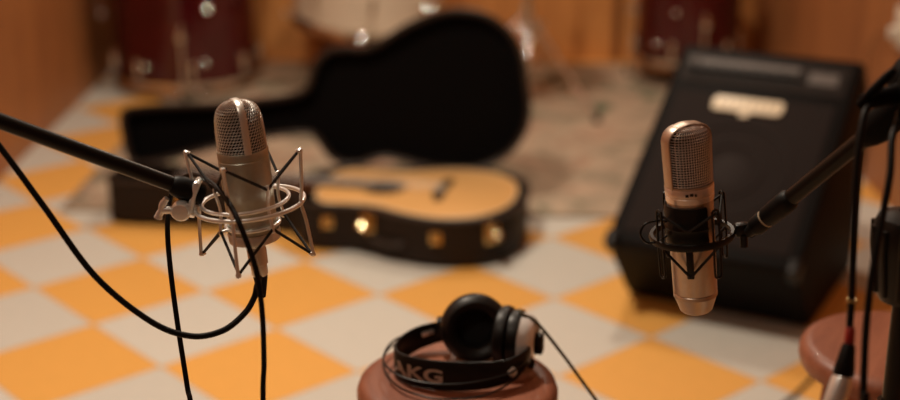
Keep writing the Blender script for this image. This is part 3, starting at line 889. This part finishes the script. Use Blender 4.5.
# band over the dome
bp = [Vector((r_ + 0.0006, z_ + 0.0004, 0)) for r_, z_ in dome] + [Vector((0, 0.1072, 0))]
bps = smooth(bp, 4)
prof2 = [(p.x, p.y) for p in bps] + [(-p.x, p.y) for p in bps[::-1][1:]]
vs, fs = [], []
az = R(-68)
rx, ry = Vector((math.cos(az), math.sin(az), 0)), Vector((-math.sin(az), math.cos(az), 0))
bwid = 0.0036
for i, (r_, z_) in enumerate(prof2):
    pr, nx = prof2[max(i - 1, 0)], prof2[min(i + 1, len(prof2) - 1)]
    tg = Vector((nx[0] - pr[0], nx[1] - pr[1])).normalized()
    nn = Vector((tg.y, -tg.x))
    for (w_, o_) in ((-bwid, -0.001), (-bwid, 0.0004), (-bwid * .8, 0.0009), (bwid * .8, 0.0009), (bwid, 0.0004), (bwid, -0.001)):
        q = rx * (r_ + nn.x * o_) + ry * w_
        vs.append(Vector((q.x, q.y, z_ + nn.y * o_ + dz)))
for i in range(len(prof2) - 1):
    for k in range(6):
        k2 = (k + 1) % 6
        fs.append((i * 6 + k, i * 6 + k2, (i + 1) * 6 + k2, (i + 1) * 6 + k))
MB().add(vs, fs, True).build('grille_band', M['nickel_band'], mic)
MB().lathe([(0, 0), (0.0011, 0), (0.0011, 0.0008), (0, 0.0010)], 10, Matrix.Translation((0, 0, dz)) @ Matrix.Rotation(R(-125), 4, 'Z') @ Matrix.Translation((0.0253, 0, 0.044)) @ Matrix.Rotation(R(90), 4, 'Y')).build('screw', M['black_plastic'], mic)

# ------------------------------------------------------------------ left shock mount
sm = thing('shock_mount', 'silver wire shock mount with black elastic cords on the left boom', 'shock mount', MC, LROT)
WR = 0.0019
MB().tube(circ(0.0545, 0.0, 72), 0.0022, 10, closed=True).build('outer_ring', M['steel'], sm)
MB().tube(circ(0.0435, 0.0035, 72, (-0.004, 0)), 0.0020, 10, closed=True).build('inner_ring', M['steel'], sm)
az_o = (-100, -14, 80, 168)
az_i = (-48, 36, 124, 214)
up_o, dn_o, up_i, dn_i = [], [], [], []
for a in az_o:
    top_, bot = pol(0.060, a, 0.054), pol(0.060, a, -0.054)
    mid_ = pol(0.0545, a, 0)
    m = MB()
    m.tube(smooth([pol(0.0565, a, 0.0535), top_ + pol(0.0014, a, 0.001), pol(0.0605, a, 0.050), pol(0.0575, a, 0.018), mid_, pol(0.0575, a, -0.018), pol(0.0605, a, -0.050), bot + pol(0.0014, a, -0.001), pol(0.0565, a, -0.0535)], 5), WR, 8)
    m.lathe([(0, -0.003), (0.0024, -0.002), (0.003, 0), (0.0024, 0.002), (0, 0.003)], 10, Matrix.Translation(top_))
    m.lathe([(0, -0.003), (0.0024, -0.002), (0.003, 0), (0.0024, 0.002), (0, 0.003)], 10, Matrix.Translation(bot))
    m.build('hook_rod', M['steel'], sm)
    up_o.append(pol(0.0585, a, 0.0535)); dn_o.append(pol(0.0585, a, -0.0535))
for a in az_i:
    m = MB()
    m.tube(smooth([pol(0.0335, a, 0.0225), pol(0.036, a, 0.0235), pol(0.0355, a, 0.019), pol(0.0325, a, 0.0), pol(0.0355, a, -0.019), pol(0.036, a, -0.0235), pol(0.0335, a, -0.0225)], 5), 0.0017, 8)
    m.tube([pol(0.0355, a, -0.0215), pol(0.0262, a, -0.0215)], 0.0016, 8)
    m.build('basket_post', M['steel'], sm)
    up_i.append(pol(0.0355, a, 0.0205)); dn_i.append(pol(0.0355, a, -0.0205))
bk_ = MB()
bk_.tube(circ(0.0270, -0.0215, 56), 0.0019, 8, closed=True)
bk_.lathe([(0.0240, -0.038), (0.0262, -0.038), (0.0268, -0.030), (0.0256, -0.028), (0.0250, -0.030)], 40)
bk_.build('basket_ring', M['steel'], sm)
for lab, O, I in (('u', up_o, up_i), ('d', dn_o, dn_i)):
    seq = []
    for k in range(4): seq += [O[k], I[k]]
    for k in range(8):
        a_, b_ = seq[k], seq[(k + 1) % 8]
        MB().rod(a_, b_, 0.00155, n=8).build('elastic_cord', M['cord'], sm)
# clamp block, joint and wing nut
cl = MB()
cl.box((0.016, 0.012, 0.010), (-0.0575, -0.003, 0.001), bev=0.002)
cl.tube(smooth([Vector((-0.054, 0.004, 0.018)), Vector((-0.056, -0.004, 0.006)), Vector((-0.060, -0.012, -0.004))], 4), [0.0055] * 9, 10)
cl.box((0.007, 0.022, 0.036), (-0.0535, -0.004, 0.014), rot=Matrix.Rotation(R(22), 4, 'Y'), bev=0.003)
cl.build('bracket', M['steel'], sm)
jn = MB().lathe([(0, -0.009), (0.007, -0.009), (0.0098, -0.006), (0.0102, 0.004), (0.008, 0.008), (0, 0.009)], 28, Matrix.Translation((-0.066, -0.016, 0.0035)) @ Matrix.Rotation(R(90), 4, 'X'))
jn.build('swivel_joint', M['steel'], sm)
wnut = MB()
wnut.rod((-0.066, -0.016, 0.004), (-0.084, -0.018, 0.006), 0.0038)
wnut.tube(smooth([Vector((-0.078, -0.018, 0.018)), Vector((-0.083, -0.018, 0.012)), Vector((-0.085, -0.018, 0.006)), Vector((-0.088, -0.018, 0.002)), Vector((-0.090, -0.018, -0.002))], 4), [0.003] * 3 + [0.0036] * 11 + [0.0042] * 3, 10)
wnut.build('wing_nut', M['steel'], sm)

# ------------------------------------------------------------------ left boom stand
bA = at(203, 195.5, 1.372)
bB = at(0, 121, 1.29)
bd_dir = (bB - bA).normalized()
bEnd = bA + bd_dir * 0.62
stl = thing('microphone_stand', 'black boom stand entering at the left with its arm across the photo', 'microphone stand', (bEnd.x, bEnd.y, 0))
I_ = Matrix.Translation((-bEnd.x, -bEnd.y, 0))
MB().rod(I_ @ (bA + bd_dir * 0.028), I_ @ (bEnd + bd_dir * 0.10), 0.0078, n=20).build('boom_arm', M['black_tube'], stl)
k_ = MB()
k_.tube([I_ @ (bA + bd_dir * f) for f in (0.000, 0.003, 0.022, 0.030, 0.034)], [0.0095, 0.0115, 0.0118, 0.0108, 0.0085], 22)
k_.build('arm_collar', M['rubber'], stl)
MB().rod((0, 0, 0.03), (0, 0, bEnd.z - 0.02), 0.011).build('pole', M['black_tube'], stl)
MB().lathe([(0, -0.03), (0.022, -0.028), (0.026, 0), (0.022, 0.02), (0, 0.024)], 20, Matrix.Translation((0, 0, bEnd.z))).build('boom_clutch', M['black_plastic'], stl)
for k in range(3):
    d = pol(1, 60 + 120 * k)
    MB().tube([d * 0.012 + Vector((0, 0, 0.20)), d * 0.30 + Vector((0, 0, 0.012))], 0.0085).build('leg', M['black_tube'], stl)

def cable(name, label, pts, r, m=None, k=8):
    o = MB().tube(smooth(pts, k), r, 10).build(name, m or M['rubber'])
    return tag(o, label, 'cable')
# cable leaving the left microphone
tip = LM @ Vector((0, 0, -0.080))
c_pts = [tip + Vector((0, 0, 0.002)), at(257, 286, 1.376), at(254, 298, 1.374), at(244, 314, 1.37), at(222, 331, 1.36), at(190, 336, 1.35), at(150, 321, 1.34), at(95, 276, 1.325), at(45, 208, 1.31), at(0, 147, 1.30), at(-50, 85, 1.29), at(-130, 20, 1.27), at(-240, 0, 1.24)]
q = bEnd
c_pts += [Vector((q.x + 0.03, q.y + 0.02, q.z - 0.05)), Vector((q.x + 0.025, q.y, q.z - 0.3)), Vector((q.x + 0.03, q.y - 0.03, 0.3)), Vector((q.x + 0.10, q.y - 0.1, 0.006)), Vector((q.x + 0.3, q.y - 0.3, 0.006))]
c1_ = cable('microphone_cable', 'black cable plugged into the left silver microphone and sweeping out left', c_pts, 0.0031)
bt = MB().tube([tip + Vector((0, 0, 0.006)), tip, tip + Vector((0.0004, 0, -0.012)), tip + Vector((0.0006, 0, -0.022))], [0.0074, 0.0074, 0.0056, 0.0040], 18)
bt.build('plug_boot', M['rubber'], c1_)
d_pts = [Vector((at(193, 430, 1.40).x, at(193, 430, 1.40).y, 0.35)), at(193, 430, 1.40), at(187, 385, 1.40), at(177, 320, 1.40), at(170, 265, 1.40), at(167.5, 225, 1.405), at(171, 195, 1.412), at(181, 180, 1.408), at(193, 175, 1.392), at(205, 179, 1.365), at(220, 191, 1.325), at(234, 212, 1.295), at(246, 240, 1.288), at(256, 270, 1.294), at(262, 310, 1.30), at(264, 360, 1.31), at(264, 430, 1.325)]
e = d_pts[-1]; s_ = d_pts[0]
d_pts = [Vector((s_.x - 0.25, s_.y + 0.05, 0.0045)), Vector((s_.x - 0.06, s_.y + 0.0, 0.0055)), Vector((s_.x - 0.005, s_.y, 0.05))] + d_pts + [Vector((e.x, e.y, 0.35)), Vector((e.x, e.y, 0.05)), Vector((e.x + 0.05, e.y - 0.02, 0.0055)), Vector((e.x + 0.25, e.y - 0.1, 0.0045))]
cable('microphone_cable', 'black cable draped over the tip of the left boom, both ends hanging down', d_pts, 0.0027)

# ------------------------------------------------------------------ right microphone
RCn = at(692, 234, 1.375)
RROT = (0, R(-6.4), 0)
RM = Matrix.Translation(RCn) @ Matrix.Rotation(R(-6.4), 4, 'Y')
dz = 0.083
UP = Matrix.Translation((0, 0, dz))
mic2 = thing('condenser_microphone', 'champagne coloured microphone with flat arched mesh head in the black shock mount', 'microphone', RM @ Vector((0, 0, -dz)), RROT)
MB().lathe([(0, -0.083), (0.0145, -0.083), (0.0165, -0.081), (0.0215, -0.066), (0.0222, -0.0655), (0.0222, -0.062), (0.0214, -0.0612), (0.0222, -0.060), (0.0232, 0.035), (0.0232, 0.040), (0, 0.040)], 56, UP).build('body', M['champagne'], mic2)
MB().lathe([(0.0225, 0.038), (0.0240, 0.0385), (0.0242, 0.044), (0.0236, 0.0445), (0.0236, 0.0455), (0.0243, 0.046), (0.0245, 0.053), (0.0235, 0.0545), (0, 0.0545)], 56, UP).build('collar', M['champ_wire'], mic2)
ZB, ZT, HWm = 0.0535, 0.1165, 0.0248
HR = Matrix.Translation((0, 0, dz)) @ Matrix.Rotation(R(22), 4, 'Z')
def arch(hw, zt, zb, cr, k=10, crown=0.0012):
    # outline from bottom left over the top to bottom right in (x, z)
    o = [(-hw * 0.96, zb)]
    for j in range(k + 1):
        a = PI - (PI / 2) * j / k
        o.append((-hw + cr + cr * math.cos(a), zt - crown - cr + cr * math.sin(a)))
    for j in range(1, 6):
        u = -1 + 2 * j / 6
        o.append(((hw - cr) * u, zt - crown * u * u))
    for j in range(k + 1):
        a = PI / 2 - (PI / 2) * j / k
        o.append((hw - cr + cr * math.cos(a), zt - crown - cr + cr * math.sin(a)))
    o.append((hw * 0.96, zb))
    return o
ao, ai = arch(HWm, ZT, ZB, 0.0155), arch(HWm - 0.0018, ZT - 0.0018, ZB, 0.0142)
D = 0.0075
vs, fs = [], []
for (x1, z1), (x2, z2) in zip(ao, ai):
    vs += [(x1, -D + .001, z1), (x1, D - .001, z1), (x1 * .985, D, z1 - .0003), (x2, D, z2), (x2, -D, z2), (x1 * .985, -D, z1 - .0003)]
for i in range(len(ao) - 1):
    for k in range(6):
        k2 = (k + 1) % 6
        fs.append((i * 6 + k, i * 6 + k2, (i + 1) * 6 + k2, (i + 1) * 6 + k))
hf = MB().add(vs, fs, True, HR).build('head_frame', M['champagne'], mic2)
MB().lathe([(0, -0.0), (0.0242, 0.0), (0.0240, 0.003), (0, 0.003)], 48, Matrix.Translation((0, 0, dz + 0.0525))).build('head_base', M['champagne'], mic2)
def hw_at(z):
    pts = [p for p in ai]
    for i in range(len(pts) // 2):
        (x1, z1), (x2, z2) = pts[i], pts[i + 1]
        if z1 <= z <= z2: return -(x1 + (x2 - x1) * (z - z1) / max(z2 - z1, 1e-9))
    return 0.004
for s in (-1, 1):
    def surf(nr, ncol, sc, push):
        rows_ = []
        zt = ZT - 0.0026
        for i in range(nr + 1):
            z = ZB + 0.0005 + (zt - ZB - 0.0005) * i / nr
            hw = max(hw_at(z), 0.002) * sc
            row = []
            for k in range(ncol + 1):
                u = -1 + 2 * k / ncol
                bulge = max(0, 1 - u * u) ** 0.55 * max(0.02, 1 - max(0, min(1, (z - ZT + 0.018) / 0.0148)) ** 2) ** 0.5
                row.append(HR @ Vector((u * hw, s * (D - 0.0015 + 0.0150 * bulge - push), z)))
            rows_.append(row)
        return rows_
    g_ = mesh_lattice('grille', surf(23, 18, 1.0, 0.0), M['champ_wire'], mic2, False, 0.00115)
    rr = surf(16, 14, 0.98, 0.0016)
    m = MB(); nc = len(rr[0])
    m.add([p for r_ in rr for p in r_], [(i * nc + k, i * nc + k + 1, (i + 1) * nc + k + 1, (i + 1) * nc + k) for i in range(len(rr) - 1) for k in range(nc - 1)], True)
    m.build('grille_lining', M['mesh_dark'], g_)
mk = MB()
for k, (dx_, w_) in enumerate(((-0.0045, .003), (0.0, .0035), (0.004, .002))):
    mk.box((w_, 0.0006, 0.0028), (dx_, -0.0247, dz + 0.049 + (0.0006 if k == 1 else 0)), bev=0.0002, T=Matrix.Rotation(R(-4), 4, 'Z'))
mk.build('emblem', M['black_plastic'], mic2)

# ------------------------------------------------------------------ right shock mount (black)
s2 = thing('shock_mount', 'black shock mount with flat ring and clip around the champagne microphone', 'shock mount', RCn, RROT)
MB().lathe([(0.0385, -0.003), (0.0420, -0.0034), (0.0432, 0), (0.0420, 0.0034), (0.0385, 0.003), (0.0378, 0), (0.0385, -0.003)], 72).build('ring', M['black_plastic'], s2)
slv = MB()
slv.lathe([(0.0240, -0.006), (0.0262, -0.006), (0.0268, 0.000), (0.0262, 0.004), (0.0262, 0.010), (0.0272, 0.012), (0.0262, 0.014), (0.0262, 0.032), (0.0252, 0.035), (0.0240, 0.034), (0.0240, -0.006)], 44, a0=R(-318), a1=R(-48 - 12))
slv.build('clip_sleeve', M['black_plastic'], s2)
for a in (-150, -62, 28, 118):
    # tall wire loop above and below the ring
    m = MB()
    for s in (1, -1):
        w_ = 5.5
        m.tube(smooth([pol(0.040, a - w_, 0.002 * s), pol(0.0395, a - w_, 0.030 * s), pol(0.0395, a - w_ * .6, 0.035 * s), pol(0.0395, a + w_ * .6, 0.035 * s), pol(0.0395, a + w_, 0.030 * s), pol(0.040, a + w_, 0.002 * s)], 4), 0.0012, 8)
    m.build('wire_post', M['black_tube'], s2)
pts_i = [pol(0.0275, a, 0.012) for a in (-106, -17, 73, 163)]
tabs = [pol(0.0278, a, -0.036) for a in (-106, 73)]
ups = [pol(0.0400, a, 0.032) for a in (-150, -62, 28, 118)]
dns = [pol(0.0400, a, -0.001) for a in (-150, -62, 28, 118)]
for k in range(4):
    for p in (ups[k], ups[(k + 1) % 4]):
        MB().rod(pts_i[k], p, 0.0014, n=8).build('elastic_cord', M['cord'], s2)
for p in (pol(0.040, -160, 0), pol(0.040, -50, 0)):
    MB().rod(tabs[0], p, 0.0015, n=8).build('elastic_cord', M['cord'], s2)
for p in (pol(0.040, 20, 0), pol(0.040, 128, 0)):
    MB().rod(tabs[1], p, 0.0015, n=8).build('elastic_cord', M['cord'], s2)
for a in (-106, 73):
    MB().box((0.007, 0.0035, 0.036), pol(0.0262, a, -0.020), rot=Matrix.Rotation(R(a + 90), 4, 'Z'), bev=0.001).build('tab', M['black_plastic'], s2)
lp = MB().tube(smooth([Vector((-0.0255, -0.010, 0.020)), Vector((-0.036, -0.014, 0.023)), Vector((-0.048, -0.018, 0.0225)), Vector((-0.0535, -0.019, 0.013)), Vector((-0.048, -0.018, 0.003)), Vector((-0.036, -0.013, 0.001)), Vector((-0.0262, -0.010, 0.005))], 6), 0.0012, 8)
lp.build('clip_lever', M['black_tube'], s2)
kn = MB()
kn.box((0.014, 0.012, 0.014), (0.049, -0.004, 0.001), bev=0.003)
kn.lathe([(0, -0.008), (0.006, -0.007), (0.0075, 0), (0.006, 0.007), (0, 0.008)], 18, Matrix.Translation((0.057, -0.005, 0.000)) @ Matrix.Rotation(R(90), 4, 'X'))
kn.rod((0.050, -0.008, -0.004), (0.050, -0.008, -0.016), 0.004)
kn.build('swivel_joint', M['black_plastic'], s2)

# ------------------------------------------------------------------ right boom stand
a0_ = at(748, 233, 1.362)
piv = at(928, 86, 1.19)
bdir = (piv - a0_).normalized()
Lb = (piv - a0_).length
str_ = thing('microphone_stand', 'black boom stand at the right edge holding the champagne microphone', 'microphone stand', (piv.x, piv.y, 0))
I_ = Matrix.Translation((-piv.x, -piv.y, 0))
def bl(s): return I_ @ (a0_ + bdir * s)
MB().rod(bl(0.055), bl(Lb + 0.16), 0.0080, n=20).build('boom_arm', M['black_tube'], str_)
m = MB()
m.tube([bl(s) for s in (0.0, 0.006, 0.010)], [0.005, 0.0062, 0.0070], 18)
m.tube([bl(s) for s in (0.010, 0.013, 0.025, 0.028, 0.031, 0.055, 0.062, 0.066)], [0.0085, 0.0098, 0.0100, 0.0088, 0.0105, 0.0110, 0.0108, 0.0085], 22)
m.build('arm_collar', M['rubber'], str_)
MB().tube([bl(0.0268), bl(0.0282)], 0.0096, 22).build('metal_band', M['badge_dim'], str_)
dn = Vector((0, 0, -1))
clu = MB()
pc_ = I_ @ piv
side = Vector((0, -1, 0))
for s in (-1, 1):
    clu.lathe([(0, -0.012), (0.028, -0.012), (0.031, -0.006), (0.031, 0.006), (0.028, 0.012), (0, 0.012)], 28, Matrix.Translation(pc_ + Vector((0, 0.013 * s - 0.004, 0))) @ Matrix.Rotation(R(90), 4, 'X'))
clu.tube([bl(Lb * f) for f in (0.665, 0.70, 0.74, 0.95, 1.16, 1.20)], [0.0085, 0.0125, 0.0150, 0.0165, 0.017, 0.012], 20)
clu.build('boom_clutch', M['dull_black'], str_)
# clutch lever pointing up
h0 = I_ @ at(860, 104, 1.17); h1 = I_ @ at(895, 69, 1.15)
hm = MB()
hd_ = (h1 - h0)
hm.tube([h0 - hd_ * 0.05, h0 + hd_ * .05, h0 + hd_ * .35, h0 + hd_ * .8, h1], [0.003, 0.0040, 0.0046, 0.0042, 0.0028], 14)
hm.tube([h0 + hd_ * 0.04, h0.lerp(pc_, 0.5), pc_], [0.007, 0.009, 0.012], 14)
hm.build('clutch_lever', M['dull_black'], str_)
MB().rod((0, 0, 0.60), pc_, 0.0095, n=18).build('upper_pole', M['black_tube'], str_)
lowm = MB().rod((0, 0, 0.04), (0, 0, 0.70), 0.0135, n=20)
lowm.build('lower_pole', M['black_tube'], str_)
zc_ = 0
# height clutch: where the pole passes y ~ 255 px
for s in range(200):
    z_ = 0.3 + 0.005 * s
    P_ = Vector((piv.x, piv.y, z_ - CAMZ))
    dd = P_.y * CP - P_.z * SP
    yy = 200 + FPX * (-(P_.y * SP + P_.z * CP)) / dd
    if yy < 258: zc_ = z_; break
hc_ = MB()
hc_.lathe([(0.013, -0.044), (0.022, -0.042), (0.026, -0.034), (0.032, 0.010), (0.033, 0.030), (0.030, 0.038), (0.018, 0.042), (0.012, 0.043)], 24, Matrix.Translation((0, 0, zc_)))
for k in range(12):
    a = 30 * k
    hc_.tube([pol(0.0255, a, zc_ - 0.034), pol(0.0325, a, zc_ + 0.008), pol(0.0335, a, zc_ + 0.030)], 0.003, 8)
hc_.build('height_clutch', M['black_plastic'], str_)
for k in range(3):
    d = pol(1, -20 + 120 * k)
    o = MB().tube([d * 0.014 + Vector((0, 0, 0.24)), d * 0.27 + Vector((0, 0, 0.012))], 0.0085).build('leg', M['black_tube'], str_)

# cables at the right stand
ca = [at(878, 104, 1.185), at(870, 106, 1.165), at(864, 116, 1.155), at(859, 145, 1.15), at(855, 190, 1.15), at(853, 240, 1.15), at(852, 290, 1.15), at(850, 322, 1.15), at(849, 342, 1.15)]
cA = cable('microphone_cable', 'black cable hanging from the right clutch and ending in a red ringed plug', ca, 0.0031)
def seg(name, p, q, r1, r2, m, n=18):
    return MB().tube([p, p.lerp(q, .1), p.lerp(q, .9), q], [r1 * .85, r1, r2, r2 * .9], n).build(name, m, cA)
ax1, ax2, ax3, ax4 = at(850.5, 327, 1.15), at(849, 344, 1.15), at(843, 376, 1.15), at(829, 420, 1.15)
o_ = seg('red_ring', ax1, ax2, 0.0040, 0.0044, M['red']); o_['label'] = 'red ring at the cable end'
seg('plug_boot', ax2, ax3, 0.0058, 0.0092, M['rubber'])
seg('plug_shell', ax3, ax4, 0.0090, 0.0095, M['steel'])
tr = at(852, 300, 1.15)
MB().tube(circ(0.0036, 0, 16), 0.0009, 8, closed=True, T=Matrix.Translation(tr)).build('cable_tie', M['brass'], cA)
cb = [at(900, 112, 1.185), at(897, 124, 1.155), at(892, 140, 1.14), at(890, 175, 1.13), at(881, 225, 1.13), at(872, 275, 1.13), at(866, 330, 1.13), at(863, 400, 1.13), at(862, 440, 1.13)]
e = cb[-1]
cb += [Vector((e.x, e.y, 0.3)), Vector((e.x + 0.01, e.y, 0.04)), Vector((e.x + 0.06, e.y - 0.02, 0.005)), Vector((e.x + 0.25, e.y - 0.1, 0.005))]
cable('microphone_cable', 'black cable hanging straight down nearest the right stand pole', cb, 0.0032)

# cable lying on the tiles in front of the right stool
fc = [on(775, 412), on(795, 396), on(812, 379), on(828, 362), on(846, 345), on(872, 318)]
fc = [Vector((p.x, p.y, 0.0042)) for p in fc]
cable('floor_cable', 'dark cable lying on the tiled floor beside the right stool', fc, 0.004, M['floor_cord'])

# white socket and cord on the right wall
def onwall(x, y):                      # point seen at pixel on the right wall
    r_ = ray(x, y); return Vector((0, 0, CAMZ)) + r_ * (XR / r_.x)
wo = onwall(904, 28)
ou = thing('wall_socket', 'white wall socket on the right wood wall above the stand', 'socket', (XR, wo.y, wo.z))
MB().box((0.012, 0.085, 0.115), (-0.006, 0, 0), bev=0.004).build('plate', M['white_plastic'], ou)
MB().box((0.03, 0.035, 0.035), (-0.024, 0.005, -0.015), bev=0.008).build('plug', M['white_plastic'], ou)
wc = [Vector((XR - 0.03, wo.y + 0.03, wo.z - 0.02)), onwall(884, 36) + Vector((-0.02, 0, 0)), onwall(874, 50) + Vector((-0.015, 0, 0)), onwall(869, 72) + Vector((-0.008, 0, 0)), onwall(870, 100) + Vector((-0.006, 0, 0)), onwall(869, 140) + Vector((-0.006, 0, 0)), onwall(864, 170) + Vector((-0.006, 0, 0))]
cable('power_cord', 'thin dark cord looping down the right wall from the white socket', wc, 0.0024, M['wall_cord'])

# ------------------------------------------------------------------ lights
def area(name, loc, tgt, size, power, col, sy=None):
    l = bpy.data.lights.new(name, 'AREA')
    l.energy = power; l.color = col; l.size = size
    if sy: l.shape = 'RECTANGLE'; l.size_y = sy
    o = bpy.data.objects.new(name, l); C.objects.link(o)
    o.location = loc
    o.rotation_euler = (Vector(tgt) - Vector(loc)).to_track_quat('-Z', 'Y').to_euler()
    return o
WARM = (1.0, 0.85, 0.68)
area('ceiling_lamp', (-0.62, 2.35, 2.45), (-0.35, 2.6, 0), 0.22, 46, WARM)
area('back_ceiling_lamp', (0.25, 4.3, 2.5), (0.1, 4.3, 0), 0.14, 22, WARM)
area('front_fill_light', (-0.85, 0.6, 2.5), (-0.4, 1.3, 0.3), 0.3, 6, WARM)  # weak fill light added at the front, no known fixture

w = bpy.data.worlds.new('world'); bpy.context.scene.world = w
w.use_nodes = True
w.node_tree.nodes['Background'].inputs[0].default_value = (0.9, 0.6, 0.4, 1)
w.node_tree.nodes['Background'].inputs[1].default_value = 0.02

# ------------------------------------------------------------------ camera
cam = bpy.data.cameras.new('camera')
cam.sensor_fit = 'HORIZONTAL'; cam.sensor_width = 36.0
cam.lens = FPX / 900 * 36.0
cam.clip_start = 0.05
cam.dof.use_dof = True
cam.dof.focus_distance = 1.412
cam.dof.aperture_fstop = cam.lens / 1000 / 0.023
co = bpy.data.objects.new('camera', cam); C.objects.link(co)
co.location = (0, 0, CAMZ)
co.rotation_euler = (PI / 2 - PITCH, 0, 0)
bpy.context.scene.camera = co
vs_ = bpy.context.scene.view_settings
vs_.view_transform = 'Standard'
vs_.look = 'None'
vs_.exposure = 0.0
